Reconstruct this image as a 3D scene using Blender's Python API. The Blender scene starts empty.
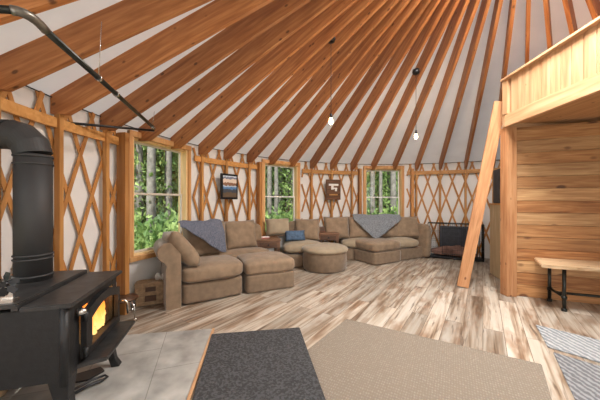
import bpy, bmesh, math, random
from mathutils import Vector, Matrix, Euler, noise
random.seed(7)
PI = math.pi
scn = bpy.context.scene
COL = scn.collection
# ------------------------------------------------------------ camera, world, lights, exposure
CZ = 1.26
cam = bpy.data.cameras.new('camera'); co = bpy.data.objects.new('camera', cam); COL.objects.link(co)
co.location = (0, 0, CZ); co.rotation_euler = (PI/2, 0, 0)
cam.sensor_width = 36; cam.lens = 265.2/600*36; cam.shift_y = 1/600; cam.clip_start = .05; cam.clip_end = 200
scn.camera = co
scn.view_settings.view_transform = 'Standard'; scn.view_settings.look = 'None'
scn.view_settings.exposure = 0.74; scn.view_settings.gamma = 1.0; scn.view_settings.use_curve_mapping = False
w = bpy.data.worlds.new('sky'); scn.world = w; w.use_nodes = True
wn = w.node_tree.nodes; wl = w.node_tree.links
sky = wn.new('ShaderNodeTexSky'); sky.sky_type = 'NISHITA'; sky.sun_disc = False; sky.sun_elevation = math.radians(50); sky.sun_rotation = math.radians(200)
mixw = wn.new('ShaderNodeMixRGB'); mixw.inputs[0].default_value = .75; mixw.inputs[2].default_value = (4.2, 4.4, 4.5, 1)
wl.new(sky.outputs[0], mixw.inputs[1]); wl.new(mixw.outputs[0], wn['Background'].inputs[0]); wn['Background'].inputs[1].default_value = .24

YC = Vector((2.0, 2.28, 0)); R = 4.12; DT = 2*PI/50; T0 = 3.15; ZW = 2.13; ZA = 4.475
SL = math.atan2(ZA-ZW, R); RING = .72

def area(name, loc, rot, sx, sy, power, col=(1, 1, 1), spread=PI):
    l = bpy.data.lights.new(name, 'AREA'); l.shape = 'RECTANGLE'; l.size = sx; l.size_y = sy; l.energy = power; l.color = col; l.spread = spread
    o = bpy.data.objects.new(name, l); COL.objects.link(o); o.location = loc; o.rotation_euler = rot; return o
sl = bpy.data.lights.new('sun', 'SUN'); sl.energy = 7; sl.angle = math.radians(2); sl.color = (1, .96, .88)
so = bpy.data.objects.new('sun', sl); COL.objects.link(so); so.rotation_euler = (math.radians(38), 0, math.radians(-12))
area('skylight_daylight', (2.0, 2.28, 4.05), (0, 0, 0), 1.3, 1.3, 190, (1, .985, .95))
# added fill lamps behind the camera, standing in for unseen door and window daylight
area('door_daylight', (1.6, -1.62, 1.15), (math.radians(112), 0, 0), 2.6, 1.9, 24, (1, .985, .96))
area('window_daylight', (-1.55, .25, 1.45), (math.radians(90), 0, math.radians(-52)), .95, 1.3, 9, (1, .985, .96))

# ------------------------------------------------------------ helpers
def P(i, r, z):
    a = T0 - i*DT
    return Vector((YC.x + r*math.cos(a), YC.y + r*math.sin(a), z))
def link(o, parent=None):
    COL.objects.link(o)
    if parent: o.parent = parent
    return o
def tag(o, label=None, cat=None, group=None, kind=None):
    if label: o['label'] = label
    if cat: o['category'] = cat
    if group: o['group'] = group
    if kind: o['kind'] = kind
    return o
def empty(name, loc=(0, 0, 0), rz=0, label=None, cat=None, group=None, kind=None):
    o = bpy.data.objects.new(name, None); o.location = loc; o.rotation_euler = (0, 0, rz); o.empty_display_size = .05
    link(o); return tag(o, label, cat, group, kind)
def obj(name, bm, mat, parent=None, smooth=False, mats=None):
    bmesh.ops.recalc_face_normals(bm, faces=bm.faces)
    me = bpy.data.meshes.new(name); bm.to_mesh(me); bm.free()
    for m in (mats or [mat]): me.materials.append(m)
    if smooth:
        for p in me.polygons: p.use_smooth = True
    o = bpy.data.objects.new(name, me); return link(o, parent)
def NB(): return bmesh.new()
def bx(bm, c, s, M=None, mi=0, bev=0):
    t = bmesh.new(); bmesh.ops.create_cube(t, size=1)
    for v in t.verts: v.co = Vector((v.co.x*s[0], v.co.y*s[1], v.co.z*s[2]))
    if bev: bmesh.ops.bevel(t, geom=t.edges[:], offset=bev, segments=2, affect='EDGES')
    for v in t.verts:
        v.co = v.co + Vector(c)
        if M: v.co = M @ v.co
    merge(bm, t, mi)
def merge(bm, t, mi=0):
    mp = {}
    for v in t.verts: mp[v] = bm.verts.new(v.co)
    for f in t.faces:
        try:
            nf = bm.faces.new([mp[v] for v in f.verts]); nf.material_index = mi; nf.smooth = f.smooth
        except ValueError: pass
    t.free()
def board(bm, a, b, wd, th, up=Vector((0, 0, 1)), mi=0, bev=0):
    """box from a to b; wd along side, th along up"""
    a = Vector(a); b = Vector(b); x = (b-a).normalized(); y = Vector(up).cross(x).normalized(); z = x.cross(y)
    M = Matrix.Translation((a+b)/2) @ Matrix((x, y, z)).transposed().to_4x4()
    bx(bm, (0, 0, 0), ((b-a).length, wd, th), M, mi, bev)
def tube(bm, pts, r, n=8, mi=0, cap=True, smooth=True):
    pts = [Vector(p) for p in pts]; rings = []
    rr = r if isinstance(r, (list, tuple)) else [r]*len(pts)
    prev = None
    for k, p in enumerate(pts):
        d = (pts[min(k+1, len(pts)-1)] - pts[max(k-1, 0)]).normalized()
        if prev is None:
            u = d.orthogonal().normalized()
        else:
            u = (prev - d*prev.dot(d)).normalized()
        prev = u; v = d.cross(u)
        rings.append([bm.verts.new(p + (u*math.cos(2*PI*j/n) + v*math.sin(2*PI*j/n))*rr[k]) for j in range(n)])
    for k in range(len(rings)-1):
        for j in range(n):
            f = bm.faces.new((rings[k][j], rings[k][(j+1) % n], rings[k+1][(j+1) % n], rings[k+1][j])); f.material_index = mi; f.smooth = smooth
    if cap:
        f = bm.faces.new(rings[0][::-1]); f.material_index = mi
        f = bm.faces.new(rings[-1]); f.material_index = mi
def lathe(bm, prof, c=(0, 0, 0), n=32, mi=0):
    rings = []
    for r, z in prof:
        rings.append([bm.verts.new((c[0]+r*math.cos(2*PI*j/n), c[1]+r*math.sin(2*PI*j/n), c[2]+z)) for j in range(n)] if r > 1e-5 else [bm.verts.new((c[0], c[1], c[2]+z))])
    for k in range(len(rings)-1):
        a, b = rings[k], rings[k+1]
        for j in range(n):
            q = [a[j % len(a)], a[(j+1) % len(a)], b[(j+1) % len(b)], b[j % len(b)]]
            q2 = []
            for v in q:
                if v not in q2: q2.append(v)
            if len(q2) > 2:
                f = bm.faces.new(q2); f.smooth = True; f.material_index = mi
def prism(bm, poly, z0, z1, M=None, mi=0):
    a = [Vector((p[0], p[1], z0)) for p in poly]; b = [Vector((p[0], p[1], z1)) for p in poly]
    if M: a = [M@p for p in a]; b = [M@p for p in b]
    va = [bm.verts.new(p) for p in a]; vb = [bm.verts.new(p) for p in b]
    bm.faces.new(va[::-1]).material_index = mi; bm.faces.new(vb).material_index = mi
    for k in range(len(va)):
        bm.faces.new((va[k], va[(k+1) % len(va)], vb[(k+1) % len(va)], vb[k])).material_index = mi
def soft(bm, c, s, p=6, M=None, bulge=0, n=12, wob=.006, pz=None, seed=0, sink=0):
    """soft rounded box; c centre, s full size"""
    t = bmesh.new(); bmesh.ops.create_cube(t, size=2)
    bmesh.ops.subdivide_edges(t, edges=t.edges[:], cuts=n, use_grid_fill=True)
    pz = pz or p
    for v in t.verts:
        x, y, z = v.co
        k = (abs(x)**p + abs(y)**p)**(1/p); l = ((k)**pz + abs(z)**pz)**(1/pz)
        x, y, z = x/l, y/l, z/l
        zz = z*s[2]/2
        e = max(0, 1-x*x)*max(0, 1-y*y)
        zz += (bulge if z > 0 else -sink)*e*abs(z)
        q = Vector((x*s[0]/2, y*s[1]/2, zz))
        nn = noise.noise(q*5 + Vector((seed*3.1, seed, 0)))*wob*2 + noise.noise(q*14 + Vector((seed, 0, seed)))*wob
        q += q.normalized()*nn
        q += Vector(c); v.co = (M@q) if M else q
    for f in t.faces: f.smooth = True
    merge(bm, t)
def pillow(bm, wd, ht, th, M, seed=0, n=14, wob=.008, pw=.45):
    """pillow lying in local XZ plane, thickness on Y"""
    grid = {}
    for sgn in (1, -1):
        for a in range(n+1):
            for b in range(n+1):
                x = -1+2*a/n; z = -1+2*b/n
                if sgn == -1 and (a in (0, n) or b in (0, n)): grid[(sgn, a, b)] = grid[(1, a, b)]; continue
                e = max(0, (1-x**4)*(1-z**4))**pw
                px = x*(1-.07*(1-z*z)*abs(x)); pzv = z*(1-.07*(1-x*x)*abs(z))
                q = Vector((px*wd/2, sgn*e*th/2, pzv*ht/2))
                nn = noise.noise(q*6+Vector((seed*2.3, 0, seed)))
                q.y += nn*wob*1.5*sgn*e; q.x += nn*wob; q.z += nn*wob
                grid[(sgn, a, b)] = bm.verts.new(M@q)
    for sgn in (1, -1):
        for a in range(n):
            for b in range(n):
                f = bm.faces.new([grid[(sgn, a, b)], grid[(sgn, a+1, b)], grid[(sgn, a+1, b+1)], grid[(sgn, a, b+1)]][::sgn]); f.smooth = True
def MX(loc, rz=0, rx=0, ry=0):
    return Matrix.Translation(loc) @ Euler((rx, ry, rz), 'XYZ').to_matrix().to_4x4()

# ------------------------------------------------------------ materials
def newmat(name):
    m = bpy.data.materials.new(name); m.use_nodes = True; nt = m.node_tree
    return m, nt, nt.nodes['Principled BSDF']
def flat(name, col, rough=.6, metal=0, noise_amt=.0, nscale=20, bump=0, bscale=60, sheen=0):
    m, nt, b = newmat(name); N = nt.nodes; L = nt.links
    b.inputs['Base Color'].default_value = (*col, 1); b.inputs['Roughness'].default_value = rough; b.inputs['Metallic'].default_value = metal
    if sheen: b.inputs['Sheen Weight'].default_value = sheen; b.inputs['Sheen Roughness'].default_value = .4
    tc = N.new('ShaderNodeTexCoord')
    if noise_amt:
        n = N.new('ShaderNodeTexNoise'); n.inputs['Scale'].default_value = nscale; n.inputs['Detail'].default_value = 4
        L.new(tc.outputs['Object'], n.inputs['Vector'])
        r = N.new('ShaderNodeMapRange'); r.inputs['From Min'].default_value = .3; r.inputs['From Max'].default_value = .7
        r.inputs['To Min'].default_value = 1-noise_amt; r.inputs['To Max'].default_value = 1+noise_amt
        L.new(n.outputs['Fac'], r.inputs['Value'])
        mu = N.new('ShaderNodeVectorMath'); mu.operation = 'SCALE'; mu.inputs[0].default_value = col; L.new(r.outputs[0], mu.inputs['Scale'])
        L.new(mu.outputs[0], b.inputs['Base Color'])
    if bump:
        n2 = N.new('ShaderNodeTexNoise'); n2.inputs['Scale'].default_value = bscale; n2.inputs['Detail'].default_value = 3
        L.new(tc.outputs['Object'], n2.inputs['Vector'])
        bp = N.new('ShaderNodeBump'); bp.inputs['Strength'].default_value = bump; bp.inputs['Distance'].default_value = .01
        L.new(n2.outputs['Fac'], bp.inputs['Height']); L.new(bp.outputs[0], b.inputs['Normal'])
    return m
def wood(name, c1, c2, c3, axis=0, knots=True, rough=.55, scale=1.0, knotcol=(.10, .035, .012), kth=.055, vary=.18, kscale=8):
    m, nt, b = newmat(name); N = nt.nodes; L = nt.links
    b.inputs['Roughness'].default_value = rough
    tc = N.new('ShaderNodeTexCoord'); oi = N.new('ShaderNodeObjectInfo')
    cmb = N.new('ShaderNodeVectorMath'); cmb.operation = 'SCALE'; cmb.inputs[0].default_value = (17.3, 9.1, 5.7); L.new(oi.outputs['Random'], cmb.inputs['Scale'])
    ad = N.new('ShaderNodeVectorMath'); L.new(tc.outputs['Object'], ad.inputs[0]); L.new(cmb.outputs[0], ad.inputs[1])
    mp = N.new('ShaderNodeMapping'); s = [9*scale]*3; s[axis] = .7*scale; mp.inputs['Scale'].default_value = s; L.new(ad.outputs[0], mp.inputs['Vector'])
    n = N.new('ShaderNodeTexNoise'); n.inputs['Scale'].default_value = 2.2; n.inputs['Detail'].default_value = 6; n.inputs['Distortion'].default_value = .6; L.new(mp.outputs[0], n.inputs['Vector'])
    r = N.new('ShaderNodeValToRGB'); r.color_ramp.elements[0].position = .3; r.color_ramp.elements[0].color = (*c1, 1)
    r.color_ramp.elements[1].position = .7; r.color_ramp.elements[1].color = (*c3, 1); e = r.color_ramp.elements.new(.5); e.color = (*c2, 1)
    L.new(n.outputs['Fac'], r.inputs['Fac'])
    out = r.outputs['Color']
    if knots:
        mp2 = N.new('ShaderNodeMapping'); s = [6.5]*3; s[axis] = 2.6; s = [kscale]*3; s[axis] = kscale*.6; mp2.inputs['Scale'].default_value = s; L.new(ad.outputs[0], mp2.inputs['Vector'])
        v = N.new('ShaderNodeTexVoronoi'); v.inputs['Scale'].default_value = 1; L.new(mp2.outputs[0], v.inputs['Vector'])
        rr = N.new('ShaderNodeMapRange'); rr.inputs['From Min'].default_value = kth; rr.inputs['From Max'].default_value = kth*1.7; rr.inputs['To Min'].default_value = .85; rr.inputs['To Max'].default_value = 0
        L.new(v.outputs['Distance'], rr.inputs['Value'])
        mx = N.new('ShaderNodeMixRGB'); mx.inputs[2].default_value = (*knotcol, 1); L.new(rr.outputs[0], mx.inputs[0]); L.new(out, mx.inputs[1]); out = mx.outputs[0]
    mr = N.new('ShaderNodeMapRange'); mr.inputs['To Min'].default_value = 1-vary; mr.inputs['To Max'].default_value = 1+vary; L.new(oi.outputs['Random'], mr.inputs['Value'])
    vs = N.new('ShaderNodeVectorMath'); vs.operation = 'SCALE'; L.new(out, vs.inputs[0]); L.new(mr.outputs[0], vs.inputs['Scale'])
    L.new(vs.outputs[0], b.inputs['Base Color'])
    return m
RC = ((.29, .10, .030), (.41, .158, .048), (.54, .24, .085))
M_rafter = wood('rafter_pine', *RC, axis=0, kth=.085, scale=1.6, kscale=9)
M_studZ = wood('stud_pine', (.37, .155, .04), (.49, .225, .062), (.58, .30, .095), axis=2)
M_studX = wood('rail_pine', (.40, .175, .045), (.53, .25, .07), (.61, .32, .11), axis=0)
M_lat = wood('lattice_fir', (.32, .13, .033), (.42, .185, .05), (.50, .235, .075), axis=2, knots=False)
M_frame = wood('window_pine', (.52, .24, .08), (.64, .33, .125), (.72, .41, .18), axis=2, knots=False)
M_framein = wood('window_liner_pine', (.66, .42, .18), (.74, .51, .25), (.80, .59, .32), axis=2, knots=False)
M_palX = wood('pale_pine_x', (.46, .25, .125), (.57, .335, .18), (.65, .42, .25), axis=0, kth=.04, knotcol=(.3, .14, .06))
M_palY = wood('pale_pine_y', (.46, .25, .125), (.57, .335, .18), (.65, .42, .25), axis=1, kth=.04, knotcol=(.3, .14, .06))
M_palZ = wood('pale_pine_z', (.44, .24, .12), (.56, .33, .175), (.64, .41, .24), axis=2, kth=.035, knotcol=(.3, .14, .06), vary=.06)
M_post = wood('post_fir', (.44, .19, .08), (.58, .28, .125), (.66, .36, .18), axis=2, kth=.08, knotcol=(.2, .07, .03), scale=1.6)
M_slab = wood('slab_pine', (.50, .33, .18), (.62, .43, .26), (.70, .53, .34), axis=0)
M_dark = wood('dark_walnut', (.06, .028, .015), (.10, .045, .022), (.15, .07, .035), axis=0, knots=False, rough=.4)

def mat_fabricwall(name, col, bump=.25, rough=.75):
    m, nt, b = newmat(name); N = nt.nodes; L = nt.links
    b.inputs['Roughness'].default_value = rough
    tc = N.new('ShaderNodeTexCoord'); n = N.new('ShaderNodeTexNoise'); n.inputs['Scale'].default_value = 3.5; n.inputs['Detail'].default_value = 5
    L.new(tc.outputs['Object'], n.inputs['Vector'])
    r = N.new('ShaderNodeValToRGB'); r.color_ramp.elements[0].color = tuple(c*.93 for c in col)+(1,); r.color_ramp.elements[0].position = .35
    r.color_ramp.elements[1].color = (*col, 1); r.color_ramp.elements[1].position = .65; L.new(n.outputs['Fac'], r.inputs['Fac']); L.new(r.outputs[0], b.inputs['Base Color'])
    bp = N.new('ShaderNodeBump'); bp.inputs['Strength'].default_value = bump; bp.inputs['Distance'].default_value = .02; L.new(n.outputs['Fac'], bp.inputs['Height']); L.new(bp.outputs[0], b.inputs['Normal'])
    return m
def translucent(m, amt, col):
    nt = m.node_tree; N = nt.nodes; b = N['Principled BSDF']; out = [x for x in N if x.type == 'OUTPUT_MATERIAL'][0]
    t = N.new('ShaderNodeBsdfTranslucent'); t.inputs[0].default_value = (*col, 1); mx = N.new('ShaderNodeMixShader'); mx.inputs[0].default_value = amt
    nt.links.new(b.outputs[0], mx.inputs[1]); nt.links.new(t.outputs[0], mx.inputs[2]); nt.links.new(mx.outputs[0], out.inputs[0])
M_wall = mat_fabricwall('wall_liner', (.84, .81, .79)); translucent(M_wall, .10, (.9, .88, .85))
M_roof = mat_fabricwall('roof_liner', (.82, .82, .83), .3, .5); translucent(M_roof, .06, (.9, .92, .95))

# floor planks
def mat_floor():
    m, nt, b = newmat('floor_planks'); N = nt.nodes; L = nt.links
    tc = N.new('ShaderNodeTexCoord'); mp = N.new('ShaderNodeMapping'); mp.vector_type = 'POINT'
    mp.inputs['Rotation'].default_value = (0, 0, -math.radians(90-34.6)); L.new(tc.outputs['Object'], mp.inputs['Vector'])
    br = N.new('ShaderNodeTexBrick'); br.offset = .37; br.inputs['Scale'].default_value = 1; br.inputs['Brick Width'].default_value = 1.6; br.inputs['Row Height'].default_value = .165
    br.inputs['Mortar Size'].default_value = .0018; br.inputs['Mortar Smooth'].default_value = .1; br.inputs['Color1'].default_value = (0, 0, 0, 1); br.inputs['Color2'].default_value = (1, 1, 1, 1); br.inputs['Mortar'].default_value = (.5, .5, .5, 1)
    L.new(mp.outputs[0], br.inputs['Vector'])
    sc = N.new('ShaderNodeVectorMath'); sc.operation = 'SCALE'; sc.inputs['Scale'].default_value = 9.7; L.new(br.outputs['Color'], sc.inputs[0])
    ad = N.new('ShaderNodeVectorMath'); L.new(mp.outputs[0], ad.inputs[0]); L.new(sc.outputs[0], ad.inputs[1])
    m2 = N.new('ShaderNodeMapping'); m2.inputs['Scale'].default_value = (.6, 10, 1); L.new(ad.outputs[0], m2.inputs['Vector'])
    n = N.new('ShaderNodeTexNoise'); n.inputs['Scale'].default_value = 1.3; n.inputs['Detail'].default_value = 6; n.inputs['Distortion'].default_value = 1.1; L.new(m2.outputs[0], n.inputs['Vector'])
    r = N.new('ShaderNodeValToRGB'); cr = r.color_ramp
    cr.elements[0].position = .26; cr.elements[0].color = (.17, .10, .06, 1); cr.elements[1].position = .68; cr.elements[1].color = (.74, .67, .58, 1)
    e = cr.elements.new(.36); e.color = (.36, .26, .18, 1); e = cr.elements.new(.45); e.color = (.52, .42, .325, 1); e = cr.elements.new(.54); e.color = (.66, .575, .475, 1)
    L.new(n.outputs['Fac'], r.inputs['Fac'])
    # big blotches of heartwood
    m3 = N.new('ShaderNodeMapping'); m3.inputs['Scale'].default_value = (1.4, 5, 1); L.new(ad.outputs[0], m3.inputs['Vector'])
    n3 = N.new('ShaderNodeTexNoise'); n3.inputs['Scale'].default_value = 1.6; n3.inputs['Detail'].default_value = 3; L.new(m3.outputs[0], n3.inputs['Vector'])
    r3 = N.new('ShaderNodeMapRange'); r3.inputs['From Min'].default_value = .5; r3.inputs['From Max'].default_value = .68; r3.inputs['To Max'].default_value = .85; L.new(n3.outputs['Fac'], r3.inputs['Value'])
    mx = N.new('ShaderNodeMixRGB'); mx.blend_type = 'MULTIPLY'; mx.inputs[2].default_value = (.56, .42, .33, 1); L.new(r3.outputs[0], mx.inputs[0]); L.new(r.outputs[0], mx.inputs[1])
    m5 = N.new('ShaderNodeMapping'); m5.inputs['Scale'].default_value = (1.6, 24, 1); L.new(ad.outputs[0], m5.inputs['Vector'])
    n5 = N.new('ShaderNodeTexNoise'); n5.inputs['Scale'].default_value = 1.5; n5.inputs['Detail'].default_value = 4; n5.inputs['Distortion'].default_value = .8; L.new(m5.outputs[0], n5.inputs['Vector'])
    r5 = N.new('ShaderNodeMapRange'); r5.inputs['From Min'].default_value = .60; r5.inputs['From Max'].default_value = .70; r5.inputs['To Max'].default_value = .75; L.new(n5.outputs['Fac'], r5.inputs['Value'])
    mx5 = N.new('ShaderNodeMixRGB'); mx5.inputs[2].default_value = (.14, .085, .055, 1); L.new(r5.outputs[0], mx5.inputs[0]); L.new(mx.outputs[0], mx5.inputs[1]); mx = mx5
    # per plank tone
    sp = N.new('ShaderNodeSeparateColor'); L.new(br.outputs['Color'], sp.inputs[0])
    r4 = N.new('ShaderNodeMapRange'); r4.inputs['To Min'].default_value = .50; r4.inputs['To Max'].default_value = .84; L.new(sp.outputs[0], r4.inputs['Value'])
    vs = N.new('ShaderNodeVectorMath'); vs.operation = 'SCALE'; L.new(mx.outputs[0], vs.inputs[0]); L.new(r4.outputs[0], vs.inputs['Scale'])
    mm = N.new('ShaderNodeMixRGB'); mm.inputs[2].default_value = (.10, .07, .05, 1); L.new(br.outputs['Fac'], mm.inputs[0]); L.new(vs.outputs[0], mm.inputs[1])
    L.new(mm.outputs[0], b.inputs['Base Color']); b.inputs['Roughness'].default_value = .38
    return m
M_floor = mat_floor()
def mat_tile():
    m, nt, b = newmat('hearth_tile'); N = nt.nodes; L = nt.links
    tc = N.new('ShaderNodeTexCoord')
    br = N.new('ShaderNodeTexBrick'); br.offset = .5; br.inputs['Scale'].default_value = 1; br.inputs['Brick Width'].default_value = .62; br.inputs['Row Height'].default_value = .46
    br.inputs['Mortar Size'].default_value = .003; br.inputs['Color1'].default_value = (.36, .35, .33, 1); br.inputs['Color2'].default_value = (.45, .44, .415, 1); br.inputs['Mortar'].default_value = (.24, .23, .21, 1)
    mp = N.new('ShaderNodeMapping'); mp.inputs['Rotation'].default_value = (0, 0, math.radians(80)); mp.inputs['Location'].default_value = (.12, .06, 0); L.new(tc.outputs['Object'], mp.inputs['Vector']); L.new(mp.outputs[0], br.inputs['Vector'])
    n = N.new('ShaderNodeTexNoise'); n.inputs['Scale'].default_value = 5; n.inputs['Detail'].default_value = 8; L.new(tc.outputs['Object'], n.inputs['Vector'])
    r = N.new('ShaderNodeMapRange'); r.inputs['From Min'].default_value = .3; r.inputs['From Max'].default_value = .7; r.inputs['To Min'].default_value = .62; r.inputs['To Max'].default_value = 1.25; L.new(n.outputs['Fac'], r.inputs['Value'])
    vs = N.new('ShaderNodeVectorMath'); vs.operation = 'SCALE'; L.new(br.outputs['Color'], vs.inputs[0]); L.new(r.outputs[0], vs.inputs['Scale'])
    L.new(vs.outputs[0], b.inputs['Base Color']); b.inputs['Roughness'].default_value = .45
    return m
M_tile = mat_tile()
def mat_rug(name, c1, c2, scale=70, mode='fleck', rough=.95, bump=.6, sy=1.0):
    m, nt, b = newmat(name); N = nt.nodes; L = nt.links
    tc = N.new('ShaderNodeTexCoord'); b.inputs['Roughness'].default_value = rough
    if mode == 'fleck':
        n = N.new('ShaderNodeTexNoise'); n.inputs['Scale'].default_value = scale; n.inputs['Detail'].default_value = 3; L.new(tc.outputs['Object'], n.inputs['Vector']); f = n.outputs['Fac']; lo, hi = .42, .6
    elif mode == 'weave':
        mp = N.new('ShaderNodeMapping'); mp.inputs['Scale'].default_value = (1, sy, 1); L.new(tc.outputs['Object'], mp.inputs['Vector'])
        n = N.new('ShaderNodeTexVoronoi'); n.inputs['Scale'].default_value = scale; n.inputs['Randomness'].default_value = .22; L.new(mp.outputs[0], n.inputs['Vector']); f = n.outputs['Distance']; lo, hi = .55, .15
    else:
        n = N.new('ShaderNodeTexWave'); n.wave_type = 'BANDS'; n.bands_direction = 'DIAGONAL'; n.inputs['Scale'].default_value = scale; n.inputs['Distortion'].default_value = 3; n.inputs['Detail'].default_value = 3; n.inputs['Detail Scale'].default_value = 3; L.new(tc.outputs['Object'], n.inputs['Vector']); f = n.outputs['Fac']; lo, hi = .3, .8
    r = N.new('ShaderNodeMapRange'); r.inputs['From Min'].default_value = lo; r.inputs['From Max'].default_value = hi; L.new(f, r.inputs['Value'])
    mx = N.new('ShaderNodeMixRGB'); mx.inputs[1].default_value = (*c1, 1); mx.inputs[2].default_value = (*c2, 1); L.new(r.outputs[0], mx.inputs[0]); L.new(mx.outputs[0], b.inputs['Base Color'])
    bp = N.new('ShaderNodeBump'); bp.inputs['Strength'].default_value = bump; bp.inputs['Distance'].default_value = .01; L.new(r.outputs[0], bp.inputs['Height']); L.new(bp.outputs[0], b.inputs['Normal'])
    return m
M_rugdark = mat_rug('dark_mat', (.035, .035, .037), (.075, .075, .08), 60)
M_rugtan = mat_rug('tan_rug', (.22, .18, .14), (.335, .29, .235), 62, 'weave', sy=.6)
M_ruggrey = mat_rug('grey_rug', (.22, .235, .25), (.40, .41, .42), 9, 'wave')
M_ruggrey2 = mat_rug('grey_rug2', (.13, .13, .14), (.27, .275, .285), 10, 'wave')
M_sofa = flat('sofa_chenille', (.25, .174, .112), .85, noise_amt=.22, nscale=9, bump=.25, bscale=120, sheen=.35)
M_sofal = flat('sofa_light', (.34, .27, .185), .85, noise_amt=.12, nscale=9, bump=.25, bscale=120, sheen=.4)
M_sofab = flat('sofa_base', (.21, .148, .098), .9, noise_amt=.15, nscale=14, bump=.25, bscale=120, sheen=.3)
M_blank = mat_rug('blanket_slate', (.10, .115, .16), (.21, .22, .28), 90, 'fleck')
M_blank2 = mat_rug('blanket_grey', (.15, .165, .19), (.30, .315, .34), 80, 'fleck')
M_blue = flat('pillow_blue', (.07, .12, .20), .8, noise_amt=.35, nscale=22, bump=.3)
M_iron = flat('stove_iron', (.017, .017, .018), .5, .2, noise_amt=.2, nscale=30, bump=.15, bscale=90)
M_irontop = flat('stove_top', (.045, .044, .044), .42, .35, noise_amt=.35, nscale=14, bump=.1)
M_flue = flat('flue_black', (.03, .029, .03), .62, .0, noise_amt=.15, nscale=6)
M_black = flat('black_metal', (.02, .02, .022), .35, .4)
M_pipe = flat('iron_pipe', (.035, .038, .035), .3, .7, noise_amt=.4, nscale=12)
M_chrome = flat('steel', (.6, .58, .55), .25, 1)
M_brick = flat('firebrick', (.07, .05, .04), .9, noise_amt=.4, nscale=8)
M_vinyl = flat('window_vinyl', (.62, .56, .48), .4)
M_vinylw = flat('window_vinyl_white', (.78, .77, .74), .4)
M_basket = flat('basket_card', (.40, .27, .16), .8, noise_amt=.3, nscale=30, bump=.5, bscale=70)
M_white = flat('white_paint', (.8, .78, .74), .6)
M_cabbeige = wood('panel_olive', (.34, .25, .15), (.42, .32, .20), (.50, .39, .26), axis=2, knots=False)
M_curtain = flat('dark_cloth', (.05, .055, .07), .7, noise_amt=.3, nscale=12)
M_paper = flat('paper', (.75, .68, .66), .7)
M_redp = flat('paper_red', (.55, .2, .17), .7)
M_maroon = flat('crate_blanket', (.24, .13, .10), .9, noise_amt=.5, nscale=9, bump=.5, bscale=25)
M_log = flat('bark', (.16, .11, .075), .95, noise_amt=.4, nscale=14, bump=.8, bscale=25)
M_logend = flat('log_end', (.62, .44, .26), .8, noise_amt=.15, nscale=9)
def emit(name, col, s):
    m = bpy.data.materials.new(name); m.use_nodes = True; nt = m.node_tree; nt.nodes.clear()
    e = nt.nodes.new('ShaderNodeEmission'); e.inputs[0].default_value = (*col, 1); e.inputs[1].default_value = s
    o = nt.nodes.new('ShaderNodeOutputMaterial'); nt.links.new(e.outputs[0], o.inputs[0]); return m
M_bulb = emit('bulb_glow', (1, .72, .38), 25)
def glass(name, tint=(1, 1, 1), refl=.07):
    m = bpy.data.materials.new(name); m.use_nodes = True; nt = m.node_tree; nt.nodes.clear(); N = nt.nodes
    t = N.new('ShaderNodeBsdfTransparent'); t.inputs[0].default_value = (*tint, 1); g = N.new('ShaderNodeBsdfGlossy'); g.inputs['Roughness'].default_value = .02
    mx = N.new('ShaderNodeMixShader'); mx.inputs[0].default_value = refl; o = N.new('ShaderNodeOutputMaterial')
    nt.links.new(t.outputs[0], mx.inputs[1]); nt.links.new(g.outputs[0], mx.inputs[2]); nt.links.new(mx.outputs[0], o.inputs[0]); return m
M_glass = glass('window_glass', (.95, .97, .96), .05)
M_stoveglass = glass('stove_glass', (.85, .8, .75), .08)

# ------------------------------------------------------------ the shell
bm = NB(); vs = [bm.verts.new((YC.x+(R+.06)*math.cos(a), YC.y+(R+.06)*math.sin(a), 0)) for a in [2*PI*k/100 for k in range(100)]]
bm.faces.new(vs); r_ = bmesh.ops.extrude_face_region(bm, geom=bm.faces[:])
for v in [g for g in r_['geom'] if isinstance(g, bmesh.types.BMVert)]: v.co.z -= .12
tag(obj('floor', bm, M_floor), kind='structure')

WIN = [(1.72, 3.70), (6.70, 8.52), (11.63, 13.53)]
BACKW = [(-3.3, -1.5), (41.7, 43.5)]        # further windows, and glazed doors, behind the photographer
DOOR = (33.2, 38.2)
WZ0, WZ1 = .53, 2.10
def shell(name, i0, i1, mat, z0=0, z1=ZW+.03, holes=()):
    bm = NB(); cuts = {i0, i1}
    k = math.ceil(i0*2)
    while k/2 < i1:
        cuts.add(k/2); k += 1
    for a, b_ in holes: cuts |= {a, b_}
    cuts = sorted(c for c in cuts if i0 <= c <= i1)
    for a, b_ in zip(cuts[:-1], cuts[1:]):
        mid = (a+b_)/2; inh = [h for h in holes if h[0] < mid < h[1]]
        spans = [(z0, WZ0), (WZ1-.02, z1)] if inh else [(z0, z1)]
        if inh and len(inh[0]) == 2 and inh[0] == DOOR: spans = [(2.1, z1)]
        for s0, s1 in spans:
            if s1-s0 < .01: continue
            for r0 in (R+.01,):
                q = [P(a, r0, s0), P(b_, r0, s0), P(b_, r0, s1), P(a, r0, s1), P(a, r0+.02, s0), P(b_, r0+.02, s0), P(b_, r0+.02, s1), P(a, r0+.02, s1)]
                v = [bm.verts.new(p) for p in q]
                for f in ((0, 1, 2, 3), (5, 4, 7, 6), (3, 2, 6, 7), (0, 4, 5, 1)): bm.faces.new([v[j] for j in f])
    return tag(obj(name, bm, mat), kind='structure')
shell('wall_left', -6, 5, M_wall, holes=WIN[:1]+[BACKW[0]])
shell('wall_far', 5, 22, M_wall, holes=WIN[1:])
shell('wall_right_round', 22, 32, M_wall).name = 'wall_right'
shell('wall_back', 32, 44, M_wall, holes=[DOOR, BACKW[1]])
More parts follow.
